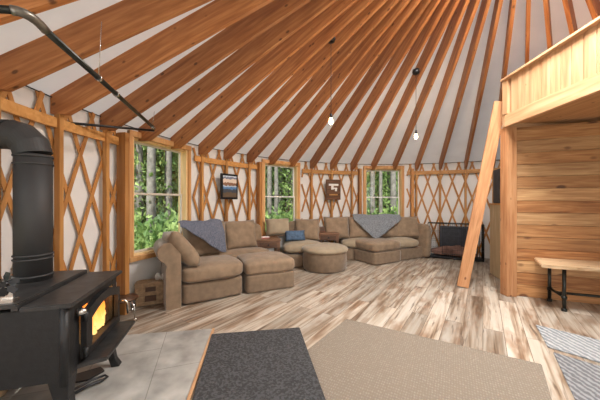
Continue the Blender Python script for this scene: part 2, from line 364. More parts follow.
# roof liner cone
bm = NB(); n = 100
def cone_ring(r, dz): return [bm.verts.new((YC.x+r*math.cos(2*PI*k/n), YC.y+r*math.sin(2*PI*k/n), ZW+(R-r)*math.tan(SL)+dz)) for k in range(n)]
rings = [cone_ring(R+.06, .03), cone_ring(RING, .06)]
for a, b_ in zip(rings, rings[1:]):
    for k in range(n):
        f = bm.faces.new((a[k], a[(k+1) % n], b_[(k+1) % n], b_[k])); f.smooth = True
tag(obj('ceiling', bm, M_roof), kind='structure')
bm = NB(); zr = ZW+(R-RING)*math.tan(SL)
lathe(bm, [(RING-.06, -.12), (RING+.02, -.12), (RING+.02, .12), (RING-.06, .12), (RING-.06, -.12)], (YC.x, YC.y, zr), 60)
tag(obj('roof_ring', bm, M_palX), 'round wooden compression ring at the peak of the roof', 'ring')
M_dome = flat('acrylic_dome', (.8, .82, .84), .3); translucent(M_dome, .7, (.95, .95, .95))
bm = NB(); lathe(bm, [(RING+.05, .10), (RING*.9, .22), (RING*.6, .32), (RING*.3, .36), (0, .37)], (YC.x, YC.y, zr), 48)
tag(obj('skylight_dome', bm, M_dome), 'milky acrylic dome closing the ring at the peak of the roof', 'skylight')
# eave cable and seam lines
bm = NB(); tube(bm, [P(i/2, R-.012, ZW+.012) for i in range(-12, 50)], .006, 6)
tag(obj('eave_cable', bm, M_iron), 'thin steel cable running round the top edge of the lattice wall', 'cable')

# rafters
ordin = ['first', 'second', 'third', 'fourth', 'fifth', 'sixth', 'seventh', 'eighth', 'ninth', 'tenth', 'eleventh', 'twelfth', 'thirteenth', 'fourteenth', 'fifteenth', 'sixteenth', 'seventeenth', 'eighteenth', 'nineteenth']
L = (R-RING)/math.cos(SL)
bm = NB(); H = .24
# local: x from heel towards ring, z up (perp to slope)
v = []
for y in (-.02, .02):
    v.append([bm.verts.new((x, y, z)) for x, z in ((-.094, -.165), (.03, -H), (L, -H), (L, 0), (0, 0))])
bm.faces.new(v[0]); bm.faces.new(v[1][::-1])
for k in range(5): bm.faces.new((v[0][k], v[1][k], v[1][(k+1) % 5], v[0][(k+1) % 5]))
bmesh.ops.recalc_face_normals(bm, faces=bm.faces)
rme = bpy.data.meshes.new('rafter'); bm.to_mesh(rme); bm.free(); rme.materials.append(M_rafter)
def rafter_label(i):
    spots = {-1: 'nearest the stove pipe elbow', 0: 'ending above the wall stud right of the stove pipe', 1: 'ending just left of the double hung window by the stove', 2: 'landing on left part of the header of the large left window', 3: 'landing on right part of the header of the large left window',
             4: 'first one right of the large left window', 5: 'ending above the calendar on the left wall', 6: 'ending just left of the middle window', 7: 'landing on left of the middle window header', 8: 'landing on right of the middle window header',
             9: 'first one right of the middle window', 10: 'ending just above the dark wooden plaque', 11: 'ending just left of the far window', 12: 'landing on left of the far window header', 13: 'landing on right of the far window header', 14: 'first one right of the far window', 15: 'second one right of the far window, over the dog crate', 16: 'third one right of the far window'}
    return spots.get(i)
for i in range(-4, 26):
    o = bpy.data.objects.new('roof_rafter', rme); link(o)
    ii = i+.05; p = P(ii, R-.0, ZW+.062); inw = (P(ii, 1, 0)-P(ii, 2, 0)).normalized()
    x = inw*math.cos(SL)+Vector((0, 0, math.sin(SL))); y = Vector((0, 0, 1)).cross(inw).normalized(); z = x.cross(y)
    o.matrix_world = Matrix.Translation(p) @ Matrix((x, y, z)).transposed().to_4x4()
    s = rafter_label(i)
    if s: tag(o, 'knotty pine roof rafter %s' % s, 'rafter', 'pine roof rafters')
    elif i < 0: tag(o, 'knotty pine roof rafter crossing top left corner, %s from the stove pipe' % ordin[-i-1], 'rafter', 'pine roof rafters')
    else: tag(o, 'knotty pine roof rafter above the loft, %s one right of the leaning board' % ordin[min(i-17, 17)], 'rafter', 'pine roof rafters')

# studs
studs = [(-1, 'partly behind the stove pipe'), (0, 'just right of the stove pipe'), (1, 'between the stove pipe and the large left window'), (1.37, 'doubling the left jamb of the large left window'), (4, 'first one right of the large left window'), (5, 'behind the hanging calendar'), (6, 'just left of the middle window'), (6.42, 'against the left jamb of the middle window'),
         (9, 'first one right of the middle window'), (10, 'behind the dark plaque'), (11, 'just left of the far window'), (11.36, 'against the left jamb of the far window'), (13.8, 'against the right jamb of the far window'), (14, 'first one right of the far window'), (15, 'behind the middle of the dog crate'), (16, 'behind the right end of the dog crate'), (17, 'right of the leaning loft board'),(18, 'behind the plank wall')]
for i, s in studs:
    deep = .11 if i in (1.37, 6.42, 11.36, 13.8) else .05
    bm = NB(); bx(bm, (0, 0, (ZW-.13)/2), (deep, .04 if deep < .1 else .06, ZW-.13 if deep < .1 else ZW-.09), None, 0, .002)
    o = obj('wall_stud', bm, M_lat if deep > .1 else M_studZ); o.location = P(i+.05, R-.03-deep/2, 0); o.rotation_euler = (0, 0, T0-(i+.05)*DT)
    tag(o, 'upright pine wall stud %s' % s, 'stud', 'pine wall studs')

# lattice sections + rails
SECT = [(-1.4, 1.6, 'between the stove pipe and the large left window'), (3.8, 6.6, 'between the large left window and the middle window'), (8.6, 11.5, 'between the middle window and the far window'), (13.65, 19.5, 'right of the far window behind the dog crate')]
def nrmslat(bm, ia, za, ib, zb, r):
    # a slat following the curved wall, cut in 4 pieces
    n = max(2, int(abs(ib-ia)*2)+1)
    pts = [(ia+(ib-ia)*k/n, za+(zb-za)*k/n) for k in range(n+1)]
    rows = []
    for (i, z) in pts:
        c = P(i, r, z); tang = (P(ib, r, zb)-P(ia, r, za)).normalized(); rad = (P(i, 1, 0)-YC).normalized(); rad.z = 0
        up = rad.cross(tang).normalized()
        rows.append([bm.verts.new(c+up*a*.0185+rad*b_*.004) for a, b_ in ((-1, -1), (1, -1), (1, 1), (-1, 1))])
    for a, b_ in zip(rows, rows[1:]):
        for k in range(4): bm.faces.new((a[k], a[(k+1) % 4], b_[(k+1) % 4], b_[k]))
    bm.faces.new(rows[0][::-1]); bm.faces.new(rows[-1])
ZTOP = 2.095; DZ = .383/.25  # z per index step
for a, b_, s in SECT:
    bm = NB()
    for sg in (1, -1):
        k = -30
        for k in range(-60, 90):
            it = (k*.5+.25+.05)  # index at the crossing at the top
            # top end of slat slightly over the crossing
            z0, z1 = .03, ZTOP+.05
            i0 = it+sg*(ZTOP-z0)/DZ; i1 = it-sg*.05/DZ
            lo, hi = min(i0, i1), max(i0, i1)
            if hi <= a or lo >= b_: continue
            def zi(i): return ZTOP-(i-it)*sg*DZ
            ca, cb = max(lo, a), min(hi, b_)
            if cb-ca < .04: continue
            nrmslat(bm, ca, zi(ca), cb, zi(cb), R-.012 if sg > 0 else R-.022)
    tag(obj('lattice_panel', bm, M_lat), 'crossed fir lattice of the round wall, %s' % s, 'lattice', None)
    bm = NB(); ks = [a+(b_-a)*k/8 for k in range(9)]
    for p, q in zip(ks, ks[1:]):
        board(bm, P(p, R-.04, 1.925), P(q, R-.04, 1.925), .035, .085)
    tag(obj('wall_rail', bm, M_studX), 'horizontal pine rail nailed across the lattice, %s' % s, 'rail', None)

# windows
def window(n, i0, i1, vin=M_vinyl):
    A = P(i0, R-.01, 0); B = P(i1, R-.01, 0); mid = (A+B)/2; W = (B-A).length
    d = (B-A).normalized(); rz = math.atan2(d.y, d.x); mid += (mid-YC).normalized()*.075
    root = empty('window_%d' % n, (mid.x, mid.y, 0), rz, kind='structure')     # local x along wall, +y outwards
    fb = NB(); fw = .055
    for sx in (-1, 1): bx(fb, (sx*(W/2-fw/2), -.03, (WZ0+WZ1)/2), (fw, .12, WZ1-WZ0-.002), None, 0, .003)
    bx(fb, (0, -.032, WZ1-.035), (W, .13, .07), None, 0, .003); bx(fb, (0, -.032, WZ0+.03), (W, .14, .055), None, 0, .003)
    obj('window_frame', fb, M_frame, root)
    fb = NB(); w2 = W-2*fw
    for sx in (-1, 1): bx(fb, (sx*(w2/2-.0125), .01, (WZ0+WZ1)/2), (.025, .15, WZ1-WZ0-.13))
    bx(fb, (0, .03, WZ1-.08), (w2, .15, .02)); bx(fb, (0, .03, WZ0+.07), (w2, .15, .025))
    obj('window_liner', fb, M_framein, root)
    w3 = w2-.05; z0 = WZ0+.085; z1 = WZ1-.09; zm = 1.35
    for nm, a, b_, y in (('upper_sash', zm-.015, z1, .045), ('lower_sash', z0, zm+.015, .022)):
        sb = NB()
        for sx in (-1, 1): bx(sb, (sx*(w3/2-.012), y, (a+b_)/2), (.024, .02, b_-a))
        for zz in (a+.013, b_-.013): bx(sb, (0, y, zz), (w3-.048, .02, .026))
        s = obj(nm, sb, vin, root)
        gb = NB(); bx(gb, (0, y, (a+b_)/2), (w3-.048, .004, b_-a-.052)); obj('pane', gb, M_glass, s)
    return root
window(1, *WIN[0]); window(2, *WIN[1], M_vinylw); window(3, *WIN[2], M_vinylw)
window(4, *BACKW[0]); window(5, *BACKW[1])
# wooden sill apron below windows / base strip
# glazed doors behind
A = P(DOOR[0], R-.01, 0); B = P(DOOR[1], R-.01, 0); mid = (A+B)/2; W = (B-A).length; d = (B-A).normalized()
root = empty('door_1', (mid.x, mid.y, 0), math.atan2(d.y, d.x), kind='structure')
fb = NB()
for x in (-W/2+.05, -.0, W/2-.05): bx(fb, (x, 0, 1.05), (.1, .1, 2.1))
bx(fb, (0, 0, 2.05), (W, .1, .1)); bx(fb, (0, 0, .1), (W-.2, .05, .2)); obj('door_frame', fb, M_frame, root)
gb = NB(); bx(gb, (0, 0, 1.1), (W-.2, .006, 1.8)); obj('pane', gb, M_glass, root)

# ------------------------------------------------------------ plank wall, loft
wd = Vector((.93, -.365, 0)).normalized(); wrz = math.atan2(wd.y, wd.x)
WP = Vector((2.86, 3.52, 0))
root = empty('wall_planks', (WP.x, WP.y, 0), wrz, kind='structure'); root.name = 'wall_loft'
bm = NB(); bx(bm, (1.45, .05, 1.12), (2.9, .02, 2.2)); obj('backing', bm, M_dark, root)
z = 0; k = 0
random.seed(3)
M_pl = []
for k, (c1, c2, c3) in enumerate((((.20, .075, .025), (.36, .15, .048), (.50, .25, .10)), ((.30, .13, .045), (.45, .215, .08), (.56, .31, .135)), ((.36, .18, .075), (.50, .28, .125), (.62, .39, .19)))):
    M_pl.append(wood('wall_plank_%d' % k, c1, c2, c3, axis=0, kth=.11, scale=1.8, kscale=5, knotcol=(.09, .03, .012)))
order = [1, 0, 2, 0, 1, 1, 2, 0, 2, 1, 2, 1, 2, 1]
k = 0
while z < 2.22:
    h = min(.158, 2.235-z)
    pb = NB(); bx(pb, (1.45, .018, h/2), (2.9, .03, h-.003), None, 0, .005)
    o = obj('plank', pb, M_pl[order[k % len(order)]], root); o.location = (0, 0, z); z += h; k += 1
# support post
bm = NB(); bx(bm, (0, 0, 1.12), (.13, .13, 2.24), None, 0, .006)
o = obj('support_post', bm, M_post); o.location = (2.79, 3.55, 0); o.rotation_euler = (0, 0, -.05)
tag(o, 'square knotty fir post holding up the near corner of the loft', 'post')
# loft platform
root = empty('loft_platform', (0, 0, 0), 0, 'raised pine sleeping loft with solid board railing, on the right', 'loft')
LX = lambda y: 2.72+.05*(y-3.5)
def circ(a): return (YC.x+3.98*math.cos(a), YC.y+3.98*math.sin(a))
y0, y1 = -1.2, 3.5
arc = []
a0 = math.asin((y0-YC.y)/3.98); a1 = math.asin((y1-YC.y)/3.98)
arc = [circ(a0+(a1-a0)*k/14) for k in range(15)]
bm = NB(); poly = [(LX(y0)+.04, y0)] + arc + [(LX(y1)+.04, y1)]
prism(bm, poly, 2.285, 2.40); obj('loft_deck', bm, wood('deck_pine', (.38, .19, .075), (.48, .25, .11), (.55, .31, .15), axis=1, scale=1.5), root)
for kk in range(8):          # joist-side underside boards
    pass
bm = NB(); board(bm, (LX(y0), y0, 2.315), (LX(y1), y1, 2.315), .045, .16, bev=.004); obj('rim_board', bm, M_palY, root)
bm = NB(); board(bm, (LX(y1)-.02, y1+.023, 2.315), (5.6, y1+.023, 2.315), .045, .16, bev=.004); obj('rim_board', bm, M_palX, root)
nb = 40; ys = [y0+(y1-.09-y0)*k/nb for k in range(nb+1)]
bm = NB()
for a, b_ in zip(ys, ys[1:]):
    m_ = (a+b_)/2; bx(bm, (LX(m_)+.005, m_, 2.62), (.02, b_-a-.004, .45), None, 0, .006)
obj('railing_boards', bm, M_palZ, root)
bm = NB(); board(bm, (LX(y0)+.04, y0, 2.62), (LX(y1)+.04, y1, 2.62), .02, .45); obj('railing_backing', bm, M_studX, root)
bm = NB(); bx(bm, (4.2, y1+.03, 2.62), (2.8, .02, .45)); obj('railing_boards', bm, M_palZ, root)
bm = NB(); board(bm, (LX(y0), y0, 2.86), (LX(y1), y1+.04, 2.86), .10, .03, bev=.004); obj('cap_rail', bm, M_palY, root)
bm = NB(); bx(bm, (4.2, y1+.03, 2.86), (2.9, .09, .03)); obj('cap_rail', bm, M_palX, root)
bm = NB(); bx(bm, (LX(3.5)-.005, 3.485, 2.62), (.05, .09, .45), None, 0, .004); obj('corner_post', bm, M_palZ, root)
# leaning board
bm = NB(); a = Vector((2.365, 3.86, .0)); b_ = Vector((2.765, 3.66, 2.62)); x = (b_-a).normalized()
Lb = (b_-a).length; bx(bm, (0, 0, Lb/2), (.145, .042, Lb), None, 0, .004)
o = obj('leaning_board', bm, M_post)
yv = Vector((.30, .95, 0)); zv = x; yv = (yv-zv*yv.dot(zv)).normalized(); xv = yv.cross(zv)
o.matrix_world = Matrix.Translation(a+Vector((0, 0, .012))) @ Matrix((xv, yv, zv)).transposed().to_4x4()
tag(o, 'broad knotty board leaning steeply from the floor up to the loft corner', 'board')
# bench along plank wall
root = empty('slab_bench', (WP.x, WP.y, 0), wrz, 'live edge wood slab bench on dark iron pipe legs along plank wall', 'bench')
bm = NB(); pts = []
N_ = 30
fr = [(.10-.02*math.sin(3) + 2.3*k/N_, -.46+.012*math.sin(k*1.3)+.008*math.sin(k*2.9)) for k in range(N_+1)]
bk = [(.19+2.2*k/N_, -.02) for k in range(N_+1)][::-1]
prism(bm, fr+bk, .49, .53); bmesh.ops.bevel(bm, geom=[e for e in bm.edges if abs(e.verts[0].co.z-e.verts[1].co.z) < .001], offset=.008, segments=2, affect='EDGES')
obj('seat_slab', bm, M_slab, root)
for x in (.33, 1.9):
    bm = NB(); tube(bm, [(x, -.39, .0), (x, -.39, .49)], .018, 10); tube(bm, [(x, -.06, .0), (x, -.06, .49)], .018, 10); tube(bm, [(x, -.39, .16), (x, -.06, .16)], .015, 10)
    for yy in (-.39, -.06):
        for z in (.0, .14, .475): lathe(bm, [(0, z), (.027, z), (.027, z+.03), (0, z+.03)], (x, yy, 0), 12)
    obj('pipe_leg', bm, M_pipe, root)
bm = NB(); tube(bm, [(.33, -.22, .16), (1.9, -.22, .16)], .015, 10); obj('pipe_stretcher', bm, M_pipe, root)

# cabinet + dark curtain behind post
root = empty('storage_cabinet', (3.42, 4.35, 0), -.3, 'tall beige wooden cabinet standing behind the loft post', 'cabinet')
bm = NB(); bx(bm, (0, 0, .60), (.36, .5, 1.20), None, 0, .005); obj('cabinet_body', bm, M_cabbeige, root)
bm = NB(); bx(bm, (0, 0, 1.21), (.40, .54, .025), None, 0, .004); obj('cabinet_top', bm, M_studX, root)
bm = NB()
for k in range(9): bx(bm, (-.15+k*.037, 0, .28), (.032, .30-.03*(k % 2), .56), None, 0, .008)
o = obj('folded_screen', bm, M_curtain); o.location = (3.42, 4.35, 1.225); o.rotation_euler = (0, 0, -.3)
tag(o, 'dark ribbed box standing on the cabinet behind the loft post', 'box')

# ------------------------------------------------------------ rugs and hearth
def rugpoly(name, pts, th, mat, z0, label, cat='rug', rnd=0):
    c = sum((Vector((*p, 0)) for p in pts), Vector())/len(pts)
    e = (Vector((*pts[1], 0))-Vector((*pts[0], 0))); rz = math.atan2(e.y, e.x)
    Mi = (Matrix.Translation(c) @ Matrix.Rotation(rz, 4, 'Z')).inverted()
    lp = [(Mi @ Vector((*p, 0))) for p in pts]
    bm = NB(); prism(bm, [(p.x, p.y) for p in lp], 0, th)
    bmesh.ops.bevel(bm, geom=bm.edges[:], offset=min(.005, th*.4), segments=2, affect='EDGES')
    o = obj(name, bm, mat); o.location = (c.x, c.y, z0); o.rotation_euler = (0, 0, rz); return tag(o, label, cat)
# hearth: corners  (right edge from (212,330) towards (190,400))
hr0 = Vector((-.86, 2.60, 0)); hd = Vector((.155, -.988, 0)); hp = Vector((-.988, -.155, 0))
pts = [hr0+hp*1.08, hr0, hr0+hd*1.7, hr0+hd*1.7+hp*1.14, hr0+hp*1.2+hd*.55]
rugpoly('hearth_pad', [(p.x, p.y) for p in pts], .010, M_tile, 0.0005, 'grey stone tile hearth pad under the wood stove', 'hearth')
bm = NB(); board(bm, hr0+Vector((.012, 0, .007)), hr0+hd*1.7+Vector((.012, 0, .007)), .022, .014); o = obj('hearth_edging', bm, M_palY); tag(o, 'narrow pale trim strip along the hearth edge beside the dark mat', 'trim')
rugpoly('door_mat', [(-.82, 2.46), (-.005, 2.59), (.205, 1.39), (-.60, 1.27)], .010, M_rugdark, .0185, 'charcoal flecked floor mat beside the hearth tiles', 'mat')
rugpoly('area_rug', [(.49, 2.81), (1.85, 2.03), (.95, .80), (-.42, 1.58)], .012, M_rugtan, .001, 'large taupe woven rug in the middle foreground', 'rug')
rugpoly('grey_rug', [(2.39, 2.69), (3.05, 2.05), (2.75, 1.60), (2.13, 2.28)], .008, M_ruggrey, .001, 'pale grey patterned mat below the slab bench', 'rug')
rugpoly('grey_rug', [(2.10, 2.20), (2.72, 1.55), (2.35, 1.05), (1.74, 1.68)], .008, M_ruggrey2, .001, 'darker grey patterned mat in lower right corner', 'rug')

# ------------------------------------------------------------ wood stove
sd = Vector((-.27, .963, 0)); srz = math.atan2(-sd.x, sd.y)      # local +y runs along the front towards the far end, local -x is the depth
root = empty('wood_stove', (-1.228, 1.418, 0), srz, 'black cast iron wood stove with fire burning behind arched glass', 'stove')
SLN = .70; DP = .66; Z0, Z1 = .25, .665; DZS = .065
# body shell: open at front behind door
bm = NB()
bx(bm, (-DP/2-.01, .012, (Z0+Z1)/2), (DP-.06, .024, Z1-Z0), None, 0, .004); bx(bm, (-DP/2-.01, SLN-.012, (Z0+Z1)/2), (DP-.06, .024, Z1-Z0), None, 0, .004)
bx(bm, (-DP+.02, SLN/2, (Z0+Z1)/2), (.024, SLN-.05, Z1-Z0)); bx(bm, (-DP/2, SLN/2, Z0+.012), (DP-.05, SLN-.05, .024)); bx(bm, (-DP/2, SLN/2, Z1-.012), (DP-.05, SLN-.05, .024))
# front surround
bx(bm, (-.03, .075, (Z0+Z1)/2), (.03, .13, Z1-Z0), None, 0, .004); bx(bm, (-.03, SLN-.04, (Z0+Z1)/2), (.03, .07, Z1-Z0), None, 0, .004)
bx(bm, (-.03, SLN/2+.02, Z1-.03), (.03, SLN-.2, .06)); bx(bm, (-.03, SLN/2+.02, Z0+.035), (.03, SLN-.2, .07))
obj('stove_body', bm, M_iron, root)
bm = NB()
tube(bm, [(-.03, .005, Z0-.02), (-.03, .005, Z1)], .022, 12); obj('corner_column', bm, M_iron, root, True)
bm = NB(); bx(bm, (-.10, SLN/2, Z1+.013), (.24, SLN+.05, .026), None, 0, .006); bx(bm, (-.45, SLN/2, Z1+.036), (.45, SLN+.05, .026), None, 0, .006); bx(bm, (-.24, SLN/2, Z1+.02), (.03, SLN+.04, .02))
obj('top_plate', bm, M_irontop, root)
# brick lining and fire
bm = NB(); bx(bm, (-.40, SLN/2, .46), (.03, SLN-.08, .34)); bx(bm, (-.22, .045, .46), (.34, .03, .34)); bx(bm, (-.22, SLN-.045, .46), (.34, .03, .34)); obj('firebrick_lining', bm, M_brick, root)
# door: arched frame with glass
bm = NB(); ya, yb, za, zb = .13, .66, .30, .625
def archpts(y0_, y1_, z0_, z1_, rise, n=14):
    pts = [(y0_, z0_), (y1_, z0_), (y1_, z1_-rise)]
    for k in range(1, n): t = k/n; yy = y1_+(y0_-y1_)*t; pts.append((yy, z1_-rise+rise*math.sin(PI*t)))
    pts.append((y0_, z1_-rise)); return pts
outr = archpts(ya, yb, za, zb, .05); inn = archpts(ya+.055, yb-.055, za+.055, zb-.05, .05)
rows = []
for pts_, x in ((outr, -.012), (outr, .022), (inn, .030), (inn, .0)):
    rows.append([bm.verts.new((x, p[0], p[1])) for p in pts_])
for a, b_ in zip(rows, rows[1:]+rows[:1]):
    for k in range(len(a)): bm.faces.new((a[k], a[(k+1) % len(a)], b_[(k+1) % len(a)], b_[k]))
dr = obj('door', bm, M_iron, root)
bm = NB(); vv = [bm.verts.new((.008, p[0], p[1])) for p in inn]; bm.faces.new(vv)
g = obj('door_glass', bm, M_stoveglass, dr)
for z in (.345, .56):
    bm = NB(); tube(bm, [(.025, ya-.012, z-.03), (.025, ya-.012, z+.03)], .014, 10); bx(bm, (.02, ya+.02, z), (.014, .07, .04), None, 0, .004)
    obj('hinge', bm, M_iron, dr)
bm = NB(); tube(bm, [(.02, yb-.03, .47), (.07, yb-.03, .47), (.085, yb-.03, .45), (.085, yb-.02, .36)], .009, 10); obj('door_handle', bm, M_chrome, dr)
bm = NB(); lathe(bm, [(0, 0), (.02, 0), (.025, .02), (.012, .045), (0, .05)], (0, 0, 0), 14); o = obj('draft_knob', bm, M_chrome, root); o.rotation_euler = (0, PI/2, 0); o.location = (-.01, .095, .60)
# ash lip
bm = NB(); prism(bm, [(-.02, .10), (.125, .15), (.125, SLN-.02), (-.02, SLN)], .255, .28); bmesh.ops.bevel(bm, geom=bm.edges[:], offset=.005, segments=2, affect='EDGES'); obj('ash_lip', bm, M_irontop, root)
for sx, yy, dy in ((-.06, .05, -.02), (-.07, SLN-.06, .02), (-DP+.1, .05, -.02), (-DP+.1, SLN-.06, .02)):
    bm = NB(); dx = .07 if sx > -.2 else -.04
    rows = []
    for t, hw in ((0, .05), (.35, .036), (.8, .024), (1, .03)):
        c = Vector((sx+dx*t*t, yy+dy*t, Z0+DZS+.01-(Z0+DZS-.002)*t)); rows.append([bm.verts.new(c+Vector((a*hw, b__*hw, 0))) for a, b__ in ((-1, -1), (1, -1), (1, 1), (-1, 1))])
    for a, b_ in zip(rows, rows[1:]):
        for k in range(4): bm.faces.new((a[k], a[(k+1) % 4], b_[(k+1) % 4], b_[k]))
    bm.faces.new(rows[0]); bm.faces.new(rows[-1]); bmesh.ops.bevel(bm, geom=bm.edges[:], offset=.004, segments=1, affect='EDGES')
    obj('leg', bm, M_iron, root)
# burning logs and flames
for o in list(root.children):
    if not o.name.startswith('leg'): o.location.z += DZS
root.scale = (.95, .95, .95)
def stove_pt(x, y, z): return root.matrix_world @ Vector((x, y, z+DZS))
bpy.context.view_layer.update()
random.seed(5)
for k, (p, q, r) in enumerate((((-.10, .16, .34), (-.14, .58, .33), .04), ((-.22, .18, .345), (-.17, .60, .345), .045), ((-.12, .22, .40), (-.20, .52, .42), .034))):
    bm = NB(); m_ = emit('ember_log_%d' % k, (1, .2, .03), .25) if False else M_log
    tube(bm, [stove_pt(*p), stove_pt(*q)], r, 10); o = obj('firewood_log', bm, M_log, smooth=True)
    tag(o, 'charred log burning in the stove, %s' % ('nearest the glass', 'at the back of the fire', 'lying across the other two')[k], 'log', 'logs in the stove')
def mat_flame():
    m = bpy.data.materials.new('flame'); m.use_nodes = True; nt = m.node_tree; nt.nodes.clear(); N = nt.nodes; Lk = nt.links
    tc = N.new('ShaderNodeTexCoord'); sp = N.new('ShaderNodeSeparateXYZ'); Lk.new(tc.outputs['Generated'], sp.inputs[0])
    r = N.new('ShaderNodeValToRGB'); r.color_ramp.elements[0].color = (1, .62, .22, 1); r.color_ramp.elements[1].color = (1, .12, .01, 1); e = r.color_ramp.elements.new(.5); e.color = (1, .33, .05, 1); Lk.new(sp.outputs['Z'], r.inputs[0])
    em = N.new('ShaderNodeEmission'); Lk.new(r.outputs[0], em.inputs[0]); em.inputs[1].default_value = 1.6
    t = N.new('ShaderNodeBsdfTransparent'); lw = N.new('ShaderNodeLayerWeight'); lw.inputs[0].default_value = .35
    mx = N.new('ShaderNodeMixShader'); o = N.new('ShaderNodeOutputMaterial')
    Lk.new(lw.outputs['Facing'], mx.inputs[0]); Lk.new(em.outputs[0], mx.inputs[1]); Lk.new(t.outputs[0], mx.inputs[2]); Lk.new(mx.outputs[0], o.inputs[0]); return m
M_flame = mat_flame()
bm = NB()
for k in range(34):
    y = .22+.36*random.random(); x = -.035-.08*random.random(); h = .08+.17*random.random(); r = .010+.014*random.random()
    pts = []; rr = []
    for j in range(8):
        t = j/7; pts.append(stove_pt(x+.015*math.sin(t*5+k), y+.022*math.sin(t*6+k*2), .35+h*t)); rr.append(r*math.sin(PI*(.18+.82*t))**.8*(1-t*.35)+.001)
    tube(bm, pts, rr, 8)
o = obj('fire', bm, M_flame); tag(o, 'orange flames burning inside the wood stove', 'fire', kind='stuff')
fl_ = bpy.data.lights.new('fire_light', 'POINT'); fl_.energy = 5.0; fl_.color = (1, .45, .15); fl_.shadow_soft_size = .05; fo = bpy.data.objects.new('fire_light', fl_); link(fo); fo.location = stove_pt(-.15, .35, .5)
# flue
root = empty('stove_pipe', (-1.765, 1.757, .735), 0, 'thick black flue pipe rising from stove top and elbowing to the wall', 'pipe')
bm = NB(); z1 = .83
tube(bm, [(0, 0, 0), (0, 0, z1)], (.095), 36); obj('pipe_section', bm, M_flue, root)
ed = Vector((-.985, -.17, 0)); bm = NB(); pts = []
for k in range(4):
    t = k/3*PI/2; pts.append(Vector((0, 0, z1)) + ed*(.13*(1-math.cos(t))) + Vector((0, 0, .13*math.sin(t))))
pts[0].z -= .0
tube(bm, pts, (.098), 36, smooth=False); obj('elbow', bm, M_flue, root)
bm = NB(); tube(bm, [pts[-1], pts[-1]+ed*.25], (.095), 36); obj('pipe_section', bm, M_flue, root)
 
for z in (.03, .14, .165, z1-.07, z1-.02):
    bm = NB(); lathe(bm, [((.095), z), (.101, z+.004), (.101, z+.010), ((.095), z+.014)], n=36)
    obj('seam_bead', bm, M_flue, root)
# little fan/ornament on the stove's left (black blades with pale petals)
root = empty('stove_fan', (-1.50, 1.36, .738), .3, 'black bladed stove top fan on a pale base beside the flue', 'fan')
bm = NB(); bx(bm, (0, 0, .012), (.07, .05, .024), None, 0, .003); bx(bm, (0, 0, .05), (.05, .012, .06)); obj('fan_base', bm, M_chrome, root)
bm = NB()
for k in range(6):
    a = k*PI/3+.3; d = Vector((math.cos(a), 0, math.sin(a))); e = Vector((-math.sin(a), .35, math.cos(a)))
    p = [Vector((0, -.02, .10))+d*.01, Vector((0, -.02, .10))+d*.035+e*.018, Vector((0, -.02, .10))+d*.062+e*.012, Vector((0, -.02, .10))+d*.062-e*.012, Vector((0, -.02, .10))+d*.03-e*.014]
    va = [bm.verts.new(q) for q in p]; vb = [bm.verts.new(q+Vector((0, .002, 0))) for q in p]; bm.faces.new(va); bm.faces.new(vb[::-1])
    for j in range(5): bm.faces.new((va[j], va[(j+1) % 5], vb[(j+1) % 5], vb[j]))
tube(bm, [(0, -.03, .10), (0, .01, .10)], .014, 12); obj('fan_blades', bm, M_black, root)
# poker + shovel under lip
root = empty('ash_shovel', (0, 0, .012), 0, 'black ash shovel with looped handle lying on the hearth under the stove', 'shovel')
bm = NB(); prism(bm, [(-1.60, 1.90), (-1.49, 1.98), (-1.43, 1.94), (-1.47, 1.84), (-1.58, 1.80)], .0, .012); obj('shovel_blade', bm, M_black, root)
bm = NB(); tube(bm, [(-1.50, 1.60, .03), (-1.46, 1.70, .035), (-1.42, 1.80, .03), (-1.375, 1.87, .02), (-1.35, 1.86, .015), (-1.36, 1.82, .015), (-1.41, 1.76, .02), (-1.47, 1.63, .02)], .008, 8); obj('handle', bm, M_black, root)
bm = NB(); tube(bm, [(-2.10, 1.66, .06), (-1.90, 1.70, .06)], .048, 14, cap=True)
o = obj('firewood_log', bm, M_logend, smooth=True); tag(o, 'pale cut log lying on the floor behind the stove, bottom left corner', 'log')
# small stand left of basket: black pad on steel bent leg
root = empty('tool_stand', (-1.90, 2.86, 0), .1, 'low stand with bent steel legs between stove and basket', 'stand')
bm = NB(); lathe(bm, [(0, .20), (.13, .20), (.135, .21), (.13, .222), (0, .222)], n=24); obj('stand_top', bm, M_dark, root)
for k in range(3):
    a = -.5+k*2.1; bm = NB(); tube(bm, [(.05*math.cos(a), .05*math.sin(a), .20), (.13*math.cos(a), .13*math.sin(a), .19), (.165*math.cos(a), .165*math.sin(a), .15), (.185*math.cos(a), .185*math.sin(a), .01)], .009, 8); lathe(bm, [(0, 0), (.016, 0), (.014, .03), (0, .03)], (.185*math.cos(a), .185*math.sin(a), 0), 10)
    obj('leg', bm, M_chrome, root)

# ------------------------------------------------------------ iron rail + drying pipe under the roof
root = empty('hanging_pipe', (0, 0, 0), 0, 'long bent iron pipe slung under the rafters by wires, upper left', 'pipe')
def px(u, v_, Y): return Vector(((u-300)*Y/265.2, Y, CZ+(201-v_)*Y/265.2))
pA = px(-30, 7, 1.10); pB = px(24, 11, 1.13); pD = px(154, 128, 3.02)
bm = NB(); tube(bm, [pA, pB.lerp(pA, .2)], .016, 12); tube(bm, [pB.lerp(pD, .05), pD], .017, 12)
obj('pipe_run', bm, M_pipe, root)
pE = pB.lerp(pD, .05); bm = NB(); q0 = pB.lerp(pA, .25); mids = []
for k in range(7):
    t = k/6; c = px(31, 12, 1.15); mids.append((1-t)**2*q0+2*t*(1-t)*c+t*t*pE.lerp(pD, .02))
tube(bm, mids, .020, 12); obj('pipe_bend', bm, flat('worn_pipe', (.16, .15, .13), .35, .7, noise_amt=.5, nscale=20), root)
